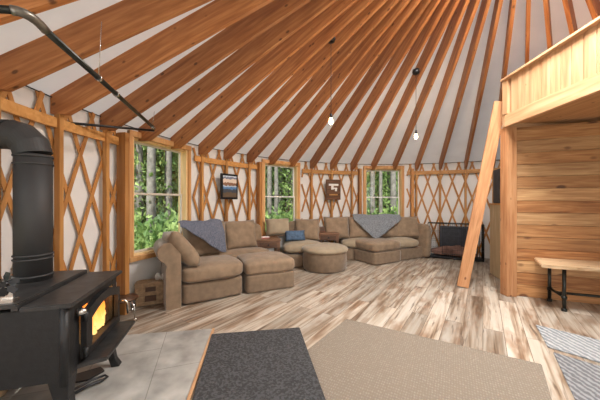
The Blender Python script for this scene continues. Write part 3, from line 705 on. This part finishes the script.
for t in (.30, .45, .97):
    bm = NB(); p = pE.lerp(pD, t); tube(bm, [p-(pD-pE).normalized()*.012, p+(pD-pE).normalized()*.012], .022, 12)
    obj('clamp', bm, M_chrome, root)
for t in (.30, .97):
    p = pE.lerp(pD, t); rr = math.hypot(p.x-YC.x, p.y-YC.y); zt = ZW+(R-rr)*math.tan(SL)-.1
    bm = NB(); tube(bm, [p+Vector((0, 0, .02)), (p.x+.02, p.y, zt)], .0025, 5); obj('wire', bm, M_chrome, root)
root = empty('iron_rod', (0, 0, 0), 0, 'straight thin black rod running from wall to window head', 'rod')
bm = NB(); r0 = px(36, 120, 2.22); tube(bm, [r0, pD+Vector((0, .0, -.03))], .012, 10); obj('rod', bm, M_black, root)
bm = NB()
for k in range(3):
    tube(bm, [r0+Vector((.03*math.cos(a*.9+k), .02*math.sin(a*1.3+k*2)-.02, .035*math.sin(a+k))) for a in range(9)], .004, 6)
tube(bm, [r0+Vector((.05, 0, 0)), r0+Vector((.06, 0, -.03)), r0+Vector((.045, .01, -.16))], .006, 6)
obj('wire_coil', bm, M_black, root)

# ------------------------------------------------------------ pendants
def pendant(u, vt, vb, label):
    # canopy hangs from rafter undersides: find Y with roof height
    Y = 2.0
    for _ in range(400):
        p = px(u, vt, Y); rr = math.hypot(p.x-YC.x, p.y-YC.y); zt = ZW+(R-rr)*math.tan(SL)-.155
        if p.z > zt: break
        Y += .01
    root = empty('pendant_light', (p.x, p.y, p.z), 0, label, 'lamp', 'bare bulb pendant lights')
    zb = CZ+(201-vb)*Y/265.2 - p.z
    bm = NB(); lathe(bm, [(0, .02), (.05, .02), (.055, -.02), (.045, -.045), (0, -.05)], n=20); obj('canopy', bm, M_black, root)
    bm = NB(); tube(bm, [(0, 0, -.04), (0, 0, zb+.09)], .0035, 6); obj('cord', bm, M_black, root)
    bm = NB(); lathe(bm, [(0, zb+.10), (.016, zb+.10), (.018, zb+.05), (0, zb+.05)], n=14); obj('socket', bm, M_black, root)
    bm = NB(); lathe(bm, [(0, zb+.052), (.012, zb+.05), (.02, zb+.025), (.025, zb+.0), (.02, zb-.02), (.01, zb-.03), (0, zb-.032)], n=18); b_ = obj('bulb', bm, M_bulb, root)
    l = bpy.data.lights.new('bulb_light', 'POINT'); l.energy = 7; l.color = (1, .8, .55); l.shadow_soft_size = .03; lo = bpy.data.objects.new('bulb_light', l); link(lo, root); lo.location = (0, 0, zb-.09)
pendant(331, 38, 122, 'bare bulb pendant on a long black cord, the left and higher one')
pendant(416, 71, 137, 'bare bulb pendant on a black cord, the right and lower one')

# ------------------------------------------------------------ sofas
def arm_scroll(bm, x0, y0, y1, ht, wd=.17, roll=.12, M=None):
    """rolled arm profile in XZ extruded along Y; roll overhangs to -x"""
    prof = [(x0+wd, 0), (x0+wd, ht-.16), (x0+wd-.005, ht-.10)]
    cx_, cz_ = x0+.035, ht-roll
    for k in range(15):
        a = math.radians(10+k*17); prof.append((cx_+roll*math.cos(a)*1.05, cz_+roll*math.sin(a)))
    prof += [(x0+.01, ht-2*roll-.03), (x0, ht-2*roll-.10), (x0, 0)]
    prism2 = [[bm.verts.new((p[0], y, p[1])) for p in prof] for y in (y0, y0+.03, y1)]
    # slightly inset the front face for a padded look
    cx2 = sum(p[0] for p in prof)/len(prof); cz2 = sum(p[1] for p in prof)/len(prof)
    for v_ in prism2[0]: v_.co.x += (cx2-v_.co.x)*.06; v_.co.z += (cz2-v_.co.z)*.03*(v_.co.z > .1)
    for a, b_ in zip(prism2, prism2[1:]):
        for k in range(len(prof)):
            f = bm.faces.new((a[k], a[(k+1) % len(prof)], b_[(k+1) % len(prof)], b_[k])); f.smooth = 2 < k < len(prof)-3
    bm.faces.new(prism2[0][::-1]); bm.faces.new(prism2[-1])

srzA = math.atan2(.538, .843)
A0 = (-1.545, 3.05, 0)
root = empty('sectional_sofa', A0, srzA, 'olive tan chenille sectional sofa under the large left window', 'sofa')
bm = NB(); soft(bm, (.56, .33, .135), (.76, .66, .25), 14, wob=.002); obj('sofa_base', bm, M_sofab, root)
bm = NB(); prism(bm, [(.20, .64), (1.62, .68), (1.66, 1.05), (1.0, 1.10), (.40, .84), (.2, .70)], .02, .26); obj('sofa_base', bm, M_sofab, root)
bm = NB(); arm_scroll(bm, 0, -.01, .56, .775); obj('rolled_arm', bm, M_sofa, root)
bm = NB(); soft(bm, (.56, .29, .36), (.78, .66, .21), 7, bulge=.02, wob=.006, seed=2, pz=5); obj('seat_cushion', bm, M_sofa, root)
bm = NB(); soft(bm, (1.05, .80, .36), (1.22, .42, .20), 6, bulge=.02, wob=.006, seed=4, pz=5); obj('seat_cushion', bm, M_sofa, root)
bm = NB(); soft(bm, (0, 0, .50), (.62, .10, .72), 6, wob=.004, M=MX((.75, .86, 0), .28)); obj('sofa_back', bm, M_sofa, root)
bm = NB(); soft(bm, (1.34, 1.07, .50), (.66, .12, .72), 6, wob=.004); obj('sofa_back', bm, M_sofa, root)
bm = NB(); pillow(bm, .68, .52, .22, MX((.62, .76, .67), .10, -.22), seed=1, pw=.33); obj('back_cushion', bm, M_sofa, root)
bm = NB(); pillow(bm, .62, .50, .22, MX((1.22, .93, .69), .12, -.25), seed=3, pw=.33); obj('back_cushion', bm, M_sofa, root)
def Aw(x, y, z): return MX(A0, srzA) @ Vector((x, y, z))
# arm pillow
bm = NB(); pillow(bm, .50, .52, .20, MX((0, 0, 0)), seed=6, pw=.36)
o = obj('throw_pillow', bm, M_sofa, smooth=True); o.matrix_world = MX(A0, srzA) @ MX((.19, .20, .67)) @ Euler((0, -.62, 0)).to_matrix().to_4x4() @ Euler((0, 0, PI/2+.12)).to_matrix().to_4x4()
tag(o, 'tan square throw pillow leaning on the rolled arm of left sofa', 'pillow')
# ottomans
def ottoman(loc, rz, w_, d_, h, label, mat=M_sofa, seed=0):
    root = empty('square_ottoman', loc, rz, label, 'ottoman')
    bm = NB(); soft(bm, (w_/2, d_/2, .125), (w_, d_, .25), 16, wob=.002); obj('ottoman_base', bm, M_sofab, root)
    bm = NB(); soft(bm, (w_/2, d_/2, h-.105), (w_+.02, d_+.02, .21), 10, bulge=.022, wob=.006, seed=seed, pz=5); obj('top_cushion', bm, mat, root)
ottoman((-.715, 3.56, 0), .44, .72, .66, .44, 'olive tan square ottoman pushed against the end of left sofa', seed=9)
# blanket helper: bilinear patch with folds
def blanket(name, fn, nu, nv, th, mat, label):
    bm = NB(); g = [[bm.verts.new(fn(a/nu, b_/nv)) for b_ in range(nv+1)] for a in range(nu+1)]
    for a in range(nu):
        for b_ in range(nv):
            q = []
            for v_ in (g[a][b_], g[a+1][b_], g[a+1][b_+1], g[a][b_+1]): q.append(v_)
            f = bm.faces.new(q); f.smooth = True
    o = obj(name, bm, mat); md = o.modifiers.new('thick', 'SOLIDIFY'); md.thickness = th; md.offset = 1; return tag(o, label, 'blanket')
def fnA(u, v_):
    # u along the back (left to right), v from back top down the front, triangular drop peaking at right
    x = .24+.62*u; drop = .04+.50*max(0, u)**1.15*(1-max(0, u-.86)/.14*.15)
    s = v_*(drop+.12)-.10
    ybase = .635+.16*u
    if s < 0: p = Vector((x-.03*v_, ybase+.02+(-s)*.8, .955+.01*math.sin(u*9)))
    else: p = Vector((x-.16*v_*0, ybase+.0-.22*min(1, s*6)*.62-s*.25, .955-s*.93))
    p.y += .012*math.sin(u*26+v_*5)*v_; p.z += .006*math.sin(u*17)
    return Aw(*p)
blanket('throw_blanket', fnA, 40, 22, .012, M_blank, 'slate blue knitted throw draped over back of the left sofa')

# middle armchair
C0 = (-.31, 4.94, 0); crz = .10
root = empty('armchair', C0, crz, 'tan upholstered armchair below middle window', 'armchair')
bm = NB(); soft(bm, (.40, .33, .13), (.80, .64, .24), 14, wob=.002); obj('chair_base', bm, M_sofab, root)
bm = NB(); soft(bm, (.40, .31, .355), (.80, .62, .20), 7, bulge=.03, seed=13, pz=3); obj('seat_cushion', bm, M_sofal, root)
bm = NB(); soft(bm, (.44, .58, .50), (.70, .11, .70), 6, wob=.004); obj('chair_back', bm, M_sofa, root)
bm = NB(); pillow(bm, .52, .46, .20, MX((.50, .47, .67), -.12, -.22), seed=15, pw=.33); obj('back_cushion', bm, M_sofa, root)
bm = NB(); pillow(bm, .50, .36, .26, MX((-.10, .36, .74), .25, -.3), seed=16, pw=.42); obj('back_cushion', bm, M_sofal, root)
bm = NB(); pillow(bm, .42, .22, .13, MX((0, 0, 0)), seed=17, pw=.5); o = obj('throw_pillow', bm, M_blue); o.matrix_world = MX(C0, crz) @ MX((.24, .27, .575), .15, -.35)
tag(o, 'small blue patterned lumbar pillow on the middle armchair', 'pillow')
# round ottoman
root = empty('round_ottoman', (.46, 4.97, 0), 0, 'round tan drum shaped ottoman in front of the middle armchair', 'ottoman')
bm = NB(); lathe(bm, [(0, .01), (.39, .01), (.405, .03), (.408, .30), (.40, .345)], n=48); obj('drum_base', bm, M_sofab, root)
bm = NB(); lathe(bm, [(.40, .335), (.425, .345), (.435, .37), (.42, .405), (.36, .43), (.2, .445), (0, .45)], n=48); obj('top_cushion', bm, M_sofal, root)
# side tables
M_table = wood('table_brown', (.12, .055, .028), (.17, .08, .04), (.23, .115, .06), axis=0, knots=False, rough=.4)
def side_table(loc, rz, w_, d_, h, label):
    root = empty('side_table', loc, rz, label, 'table', 'dark wooden side tables')
    bm = NB(); bx(bm, (0, 0, h-.02), (w_, d_, .04), None, 0, .008); obj('table_top', bm, M_table, root)
    for sx in (-1, 1):
        for sy in (-1, 1): bm = NB(); bx(bm, (sx*(w_/2-.045), sy*(d_/2-.045), (h-.04)/2), (.05, .05, h-.04), None, 0, .004); obj('leg', bm, M_dark, root)
    bm = NB(); bx(bm, (0, 0, h-.10), (w_-.03, d_-.03, .12), None, 0, .004); obj('apron', bm, M_table, root)
    bm = NB(); bx(bm, (0, -d_/2+.012, h-.10), (w_-.14, .02, .09), None, 0, .004); dw = obj('drawer', bm, M_dark, root)
    bm = NB(); lathe(bm, [(0, 0), (.008, 0), (.015, .012), (0, .022)], n=12); kn = obj('knob', bm, M_black, dw); kn.location = (0, -d_/2+.002, h-.10); kn.rotation_euler = (PI/2, 0, 0)
    bm = NB(); bx(bm, (0, 0, h-.30), (w_-.06, d_-.06, .025), None, 0, .003); obj('shelf', bm, M_dark, root)
    bm = NB(); bx(bm, (0, 0, .13), (w_-.06, d_-.06, .025), None, 0, .003); obj('shelf', bm, M_dark, root)
side_table((-.62, 4.98, 0), .25, .46, .42, .565, 'dark walnut side table between left sofa and middle armchair')
side_table((.60, 5.68, 0), -.05, .46, .38, .60, 'dark walnut side table left of the far sofa')
bm = NB(); bx(bm, (0, 0, .01), (.20, .14, .018), None, 0, .002); o = obj('book', bm, M_redp); o.location = (-.68, 4.93, .567); o.rotation_euler = (0, 0, .4); tag(o, 'reddish thin book lying on near side table', 'book')
bm = NB(); bx(bm, (0, 0, .006), (.19, .13, .012), None, 0, .002); o = obj('magazine', bm, M_paper); o.location = (-.67, 4.93, .5865); o.rotation_euler = (0, 0, .2); tag(o, 'white magazine lying on top of the reddish book', 'magazine')
bm = NB(); bx(bm, (0, 0, .05), (.15, .12, .10), None, 0, .01); o = obj('keepsake_box', bm, M_dark); o.location = (.46, 5.68, .602); tag(o, 'small brown wooden box on the far side table', 'box')
bm = NB(); bx(bm, (0, 0, .04), (.14, .16, .08), None, 0, .01); o = obj('tissue_box', bm, M_white); o.location = (.56, 5.62, .3145); o.rotation_euler = (0, 0, .3); tag(o, 'white box on the shelf of far side table', 'box')

# far sofa
root = empty('sectional_sofa', (0, 0, 0), 0, 'tan sectional sofa with projecting chaise below the far window', 'sofa')
bm = NB(); prism(bm, [(.84, 5.55), (1.16, 5.69), (2.12, 5.58), (2.72, 5.88), (2.62, 6.14), (1.9, 6.22), (.84, 5.95)], .01, .25); bmesh.ops.bevel(bm, geom=bm.edges[:], offset=.012, segments=2, affect='EDGES'); obj('sofa_base', bm, M_sofab, root)
bm = NB(); soft(bm, (1.42, 5.82, .345), (1.05, .44, .20), 7, bulge=.02, seed=21, pz=3); obj('seat_cushion', bm, M_sofal, root)
bm = NB(); soft(bm, (0, 0, 0), (.66, .50, .20), 7, bulge=.02, seed=22, pz=3, M=MX((2.22, 5.86, .345), .40)); obj('seat_cushion', bm, M_sofal, root)
CM = MX((1.455, 5.12, 0), .52)
bm = NB(); soft(bm, (.38, .33, .13), (.76, .66, .25), 16, wob=.002, M=CM); obj('chaise_base', bm, M_sofab, root)
bm = NB(); soft(bm, (.38, .33, .345), (.78, .68, .20), 10, bulge=.022, wob=.006, seed=11, pz=5, M=CM); obj('chaise_cushion', bm, M_sofa, root)
bm = NB(); board(bm, (.82, 5.97, .53), (2.62, 6.16, .53), .10, .66, bev=.04); obj('sofa_back', bm, M_sofa, root)
bm = NB(); soft(bm, (0, 0, 0), (.15, .42, .74), 5, seed=23, M=MX((2.74, 5.97, .38), .45)); obj('rolled_arm', bm, M_sofa, root)
for k, (x, y, rz, w_) in enumerate(((.80, 5.82, .12, .58), (1.35, 5.88, .06, .60), (1.92, 5.95, .02, .58), (2.40, 5.98, .12, .58))):
    bm = NB(); pillow(bm, w_, .50, .19, MX((x, y, .67), rz, -.2), seed=30+k, pw=.32); obj('back_cushion', bm, M_sofa, root)
def fnB(u, v_):
    x = 1.17+1.08*u; tri = 1-abs(u-.42)/.58 if u > .42 else u/.42
    drop = .05+.46*max(0, tri)
    s = v_*(drop+.14)-.10; yb_ = 5.90+.09*u
    if s < 0: p = Vector((x, yb_+.03-s*.9, .945+.01*math.sin(u*11)))
    else: p = Vector((x, yb_-.11*min(1, s*7)-s*.30, .945-s*.96))
    if u < .42: p.x += .18*(1-u/.42)*v_*0
    p.y += .012*math.sin(u*22+v_*4)*v_; return p
blanket('throw_blanket', fnB, 40, 18, .012, M_blank2, 'grey blue fringed throw hanging in a point over the far sofa')

# ------------------------------------------------------------ dog crate
CA = Vector((2.84, 5.89, 0)); CB = Vector((3.76, 5.42, 0)); d = (CB-CA).normalized(); W = (CB-CA).length; D = .28; Hh = .77
root = empty('dog_crate', (CA.x, CA.y, 0), math.atan2(d.y, d.x), 'black wire dog crate against the far lattice wall', 'crate')
def grid_panel(o0, ax, ay, la, lb, na, nb_, r=.0028):
    bm = NB(); o0 = Vector(o0); ax = Vector(ax); ay = Vector(ay)
    for k in range(na+1):
        p = o0+ax*la*k/na; q = p+ay*lb; rr = r*2.6 if k in (0, na) else r; tube(bm, [p, q], rr, 5)
    for k in range(nb_+1):
        p = o0+ay*lb*k/nb_; q = p+ax*la; rr = r*2.6 if k in (0, nb_) else r; tube(bm, [p, q], rr, 5)
    return bm
zb = .02
obj('front_panel', grid_panel((0, 0, zb), (1, 0, 0), (0, 0, 1), W, Hh-zb, 26, 4), M_black, root)
obj('back_panel', grid_panel((0, D, zb), (1, 0, 0), (0, 0, 1), W, Hh-zb, 26, 4), M_black, root)
obj('side_panel', grid_panel((0, 0, zb), (0, 1, 0), (0, 0, 1), D, Hh-zb, 10, 4), M_black, root)
obj('side_panel', grid_panel((W, 0, zb), (0, 1, 0), (0, 0, 1), D, Hh-zb, 10, 4), M_black, root)
obj('top_panel', grid_panel((0, 0, Hh), (1, 0, 0), (0, 1, 0), W, D, 26, 3), M_black, root)
bm = NB(); bx(bm, (W/2, D/2, .035), (W-.02, D-.02, .05), None, 0, .008); obj('crate_tray', bm, M_black, root)
bm = NB(); bx(bm, (W*.56, D-.02, .42), (W*.66, .012, .56), None, 0, .004); obj('dark_cover', bm, M_curtain, root)
bm = grid_panel((.28, -.008, .12), (1, 0, 0), (0, 0, 1), .42, .55, 12, 3); obj('crate_door', bm, M_black, root)
bm = NB(); soft(bm, (0, 0, .07), (.86, .22, .14), 4, bulge=.07, wob=.03, seed=40); o = obj('dog_bed', bm, M_maroon); o.matrix_world = MX((CA.x, CA.y, .062), math.atan2(d.y, d.x)) @ MX((W/2-.02, D/2, 0))
tag(o, 'rumpled brown red dog bed inside the wire crate', 'bed')

# ------------------------------------------------------------ wall decor
def on_wall(i, r, z): return MX(P(i, r, z), T0-i*DT+PI/2)      # local x along wall (towards smaller i), y outward?
def deco(name, i, w_, h_, z, label, cat):
    root = empty(name, P(i, R-.125, z), T0-i*DT-PI/2, label, cat)   # local +y = outward, +x = towards larger i
    return root
root = deco('wall_calendar', 5.06, 0, 0, 1.51, 'dark framed picture calendar hung on a stud left of the middle window', 'picture')
bm = NB(); bx(bm, (0, 0, 0), (.36, .03, .44), None, 0, .004); obj('picture_frame', bm, M_black, root)
def mat_pic(name, stops, sc=6):
    m, nt, b = newmat(name); N = nt.nodes; Lk = nt.links; tc = N.new('ShaderNodeTexCoord'); sp = N.new('ShaderNodeSeparateXYZ'); Lk.new(tc.outputs['Generated'], sp.inputs[0])
    n = N.new('ShaderNodeTexNoise'); n.inputs['Scale'].default_value = sc; Lk.new(tc.outputs['Generated'], n.inputs['Vector'])
    a = N.new('ShaderNodeMath'); a.operation = 'MULTIPLY_ADD'; a.inputs[1].default_value = .25; Lk.new(n.outputs['Fac'], a.inputs[0]); Lk.new(sp.outputs['Z'], a.inputs[2])
    s = N.new('ShaderNodeMath'); s.operation = 'SUBTRACT'; s.inputs[1].default_value = .125; Lk.new(a.outputs[0], s.inputs[0])
    r = N.new('ShaderNodeValToRGB'); cr = r.color_ramp; cr.interpolation = 'CONSTANT'; cr.elements[0].color = (*stops[0][1], 1); cr.elements[0].position = 0; cr.elements[1].position = stops[1][0]; cr.elements[1].color = (*stops[1][1], 1)
    for p_, c in stops[2:]: e = cr.elements.new(p_); e.color = (*c, 1)
    Lk.new(s.outputs[0], r.inputs[0]); Lk.new(r.outputs[0], b.inputs['Base Color']); b.inputs['Roughness'].default_value = .3; return m
bm = NB(); bx(bm, (0, -.017, 0), (.29, .006, .37)); obj('picture_print', bm, mat_pic('print_mix', [(0, (.13, .09, .06)), (.22, (.06, .07, .09)), (.38, (.10, .22, .42)), (.5, (.5, .6, .7)), (.56, (.25, .13, .08)), (.68, (.72, .6, .5)), (.84, (.18, .2, .28)), (.93, (.6, .7, .8))], 5), root)
root = deco('wall_plaque', 10.06, 0, 0, 1.52, 'dark brown wooden plaque with pale lettering shape left of far window', 'sign')
bm = NB(); bx(bm, (0, 0, 0), (.36, .03, .46), None, 0, .004); obj('plaque_board', bm, M_dark, root)
bm = NB(); bx(bm, (0, -.018, .11), (.24, .008, .045)); prism(bm, [(-.06, -.015), (.0, -.015), (.0, -.022), (-.06, -.022)], .0, .09); bx(bm, (.045, -.018, .03), (.09, .008, .03)); bx(bm, (.06, -.018, -.01), (.05, .008, .05)); obj('pale_emblem', bm, M_white, root)
bm = NB()
for k in range(7): bx(bm, (-.09+k*.03, -.018, -.115), (.018, .006, .035))
obj('lettering', bm, M_studX, root)

# ------------------------------------------------------------ basket by the sofa
root = empty('kindling_basket', (-1.84, 3.28, 0), .45, 'brown woven basket with dark handle slots beside the sofa arm', 'basket')
bm = NB()
for z in range(9): bx(bm, (0, 0, .02+z*.03), (.34-.003*(8-z), .20-.002*(8-z), .027), None, 0, .008)
obj('basket_body', bm, M_basket, root)
bm = NB(); bx(bm, (.0, -.103, .20), (.11, .006, .055), None, 0, .002); bx(bm, (.0, -.103, .09), (.12, .006, .07), None, 0, .002); obj('handle_slot', bm, M_dark, root)
random.seed(8)
bm = NB()
for k in range(26):
    p = Vector((.05+.08*random.random(), -.02+.1*random.random()-.05, .29)); q = p+Vector((random.uniform(-.03, .07), random.uniform(-.08, .04), random.uniform(.02, .10))); tube(bm, [p, (p+q)/2+Vector((0, 0, .02)), q], [.004, .009, .003], 5)
o = obj('dried_flowers', bm, M_white); o.matrix_world = MX((-1.84, 3.28, 0), .45); tag(o, 'bunch of pale dried flowers sticking out of the basket', 'flowers')

# ------------------------------------------------------------ outside: ground, trees
bm = NB(); vs = [bm.verts.new((YC.x+60*math.cos(a), YC.y+60*math.sin(a), -.45)) for a in [2*PI*k/48 for k in range(48)]]; bm.faces.new(vs)
tag(obj('ground', bm, flat('forest_floor', (.10, .13, .04), .95, noise_amt=.6, nscale=2)), kind='structure')
def mat_leaf(name, c1, c2):
    m, nt, b = newmat(name); N = nt.nodes; Lk = nt.links; tc = N.new('ShaderNodeTexCoord'); n = N.new('ShaderNodeTexNoise'); n.inputs['Scale'].default_value = 2.5; n.inputs['Detail'].default_value = 5; Lk.new(tc.outputs['Object'], n.inputs['Vector'])
    r = N.new('ShaderNodeValToRGB'); r.color_ramp.elements[0].position = .38; r.color_ramp.elements[0].color = (*c1, 1); r.color_ramp.elements[1].position = .62; r.color_ramp.elements[1].color = (*c2, 1)
    Lk.new(n.outputs['Fac'], r.inputs[0]); Lk.new(r.outputs[0], b.inputs['Base Color']); b.inputs['Roughness'].default_value = .6
    tr = N.new('ShaderNodeBsdfTranslucent'); Lk.new(r.outputs[0], tr.inputs[0]); mx = N.new('ShaderNodeMixShader'); mx.inputs[0].default_value = .45
    out = [x for x in N if x.type == 'OUTPUT_MATERIAL'][0]; Lk.new(b.outputs[0], mx.inputs[1]); Lk.new(tr.outputs[0], mx.inputs[2]); Lk.new(mx.outputs[0], out.inputs[0]); return m
M_leafs = [mat_leaf('leaf_a', (.10, .19, .05), (.34, .44, .15)), mat_leaf('leaf_b', (.05, .10, .03), (.17, .27, .09))]
M_bark = flat('tree_bark', (.15, .135, .12), .95, noise_amt=.45, nscale=7, bump=.8, bscale=14)
def leaves_mesh(name, n, fn, size, mat, seed):
    rnd = random.Random(seed); bm = NB()
    for _ in range(n):
        p = fn(rnd); s = size*rnd.uniform(.6, 1.4); M = Euler((rnd.uniform(0, 6), rnd.uniform(0, 6), rnd.uniform(0, 6))).to_matrix()
        q = [bm.verts.new(p+M@Vector(v)*s) for v in ((-.5, 0, 0), (0, -.28, .08), (.5, 0, 0), (0, .28, .08))]; bm.faces.new(q)
    me = bpy.data.meshes.new(name); bm.to_mesh(me); bm.free(); me.materials.append(mat); return me
def crown(h0, h1, r0, r1):
    def fn(rnd):
        t = rnd.random(); z = h0+(h1-h0)*t; r = (r0+(r1-r0)*t); a = rnd.uniform(0, 2*PI); 
        lay = .5+.5*abs(math.sin(z*5+math.sin(a*3)*1.5)); rr = r*(rnd.random()**.5)*lay
        return Vector((rr*math.cos(a), rr*math.sin(a), z-.15*rr))
    return fn
def shrubf(rnd):
    v = Vector((rnd.gauss(0, 1), rnd.gauss(0, 1), rnd.gauss(0, 1))).normalized()*rnd.random()**.4
    k = 1+.4*math.sin(v.x*7)*math.cos(v.y*6); return Vector((v.x*.6*k, v.y*.6*k, .5+v.z*.55*k))
CROWN = [leaves_mesh('crown_a', 6500, crown(.4, 6.5, 1.5, .6), .14, M_leafs[0], 1), leaves_mesh('crown_b', 6000, crown(1.0, 7, 1.3, .4), .13, M_leafs[1], 2)]
SHRUB = [leaves_mesh('shrub_a', 1500, shrubf, .11, M_leafs[0], 3), leaves_mesh('shrub_b', 1500, shrubf, .10, M_leafs[1], 4)]
bm = NB(); tube(bm, [(0, 0, 0), (.03, 0, 2), (0, .03, 5), (.05, 0, 9)], [.17, .14, .11, .05], 14); me_tr = bpy.data.meshes.new('trunk')
bmesh.ops.recalc_face_normals(bm, faces=bm.faces); bm.to_mesh(me_tr); bm.free(); me_tr.materials.append(M_bark)
rnd = random.Random(21)
def tree(x, y, s, kind, label, fol=True, thin=1.0):
    e = empty('forest_tree', (x, y, -.45), rnd.uniform(0, 6), label, 'tree', 'forest trees outside')
    o = bpy.data.objects.new('trunk', me_tr); link(o, e); o.scale = (s*thin, s*thin, max(1, s))
    if fol:
        o = bpy.data.objects.new('foliage', CROWN[kind]); link(o, e); o.scale = (s, s, s)
def polar(u, dist):  # a spot outside the wall seen in the window direction
    d_ = Vector(((u-300)/265.2, 1, 0)); return d_.normalized()*dist
wn_ = ['the large left window', 'the middle window', 'the far window']
rows_ = [(0, [(139, 7.4, .5, 0, 0), (152, 7.1, .62, 0, 0), (169, 7.4, .55, 0, 0), (160, 8.4, .9, 0, 1), (136, 7.9, .9, 0, 1), (158, 9, .9, 1, 1), (178, 8.8, 1.0, 0, 1), (150, 12, 1.2, 1, 1), (110, 10, 1.1, 0, 1), (190, 11.5, 1.2, 0, 1), (170, 13.5, 1.3, 1, 1), (128, 13, 1.3, 0, 1)]),
         (1, [(270, 9.8, .6, 0, 0), (276, 9.6, .5, 0, 0), (281, 10.5, .6, 0, 0), (292, 10.5, .5, 0, 0), (265, 11, 1.0, 1, 1), (287, 10.6, .9, 0, 1), (281, 12, 1.1, 0, 1), (296, 11.5, 1.0, 0, 1), (272, 15, 1.3, 1, 1), (290, 16, 1.3, 0, 1), (255, 14, 1.2, 1, 1)]),
         (2, [(373, 10.8, .6, 0, 0), (381, 9.8, .4, 0, 0), (393, 10.5, .7, 0, 0), (388, 11.5, .8, 0, 1), (386, 12, .6, 1, 0), (366, 12.5, 1.0, 0, 1), (378, 14, 1.1, 0, 1), (398, 13, 1.1, 1, 1), (388, 16.5, 1.3, 0, 1), (362, 17, 1.3, 1, 1), (405, 17, 1.3, 0, 1)])]
for wi, lst in rows_:
    nb_, nf = 0, 0
    for u, dist, s, kind, fol in lst:
        p = polar(u, dist)
        if fol:
            lab = '%s leafy tree seen through %s, %s nearest of the leafy ones' % ('dark green' if kind else 'light green', wn_[wi], ordin[nf]); nf += 1
        else:
            lab = 'bare grey tree trunk seen through %s, %s nearest of the bare trunks' % (wn_[wi], ordin[nb_]); nb_ += 1
        tree(p.x, p.y, s, kind, lab, fol, .8 if fol else 1.1)
sh = [(0, 130, 5.2), (0, 150, 6.2), (0, 168, 5.4), (0, 186, 6.3), (0, 142, 7.6), (0, 176, 7.4), (1, 268, 7.6), (1, 283, 8.2), (1, 296, 7.7), (1, 275, 9.8), (2, 368, 8.2), (2, 383, 8.6), (2, 397, 8.2), (2, 376, 10.2), (2, 391, 10.6)]
cnt = {}
for k, (wi, u, dist) in enumerate(sh):
    cnt[wi] = cnt.get(wi, 0)+1; p = polar(u, dist); s = rnd.uniform(1.0, 1.35)
    o = bpy.data.objects.new('forest_shrub', SHRUB[k % 2 if wi != 2 else 0]); link(o); o.location = (p.x, p.y, -.45); o.scale = (s, s, s*1.05); o.rotation_euler = (0, 0, rnd.uniform(0, 6))
    tag(o, 'low green shrub outside %s, %s of those there' % (wn_[wi], ordin[cnt[wi]-1]), 'shrub', 'forest shrubs outside')
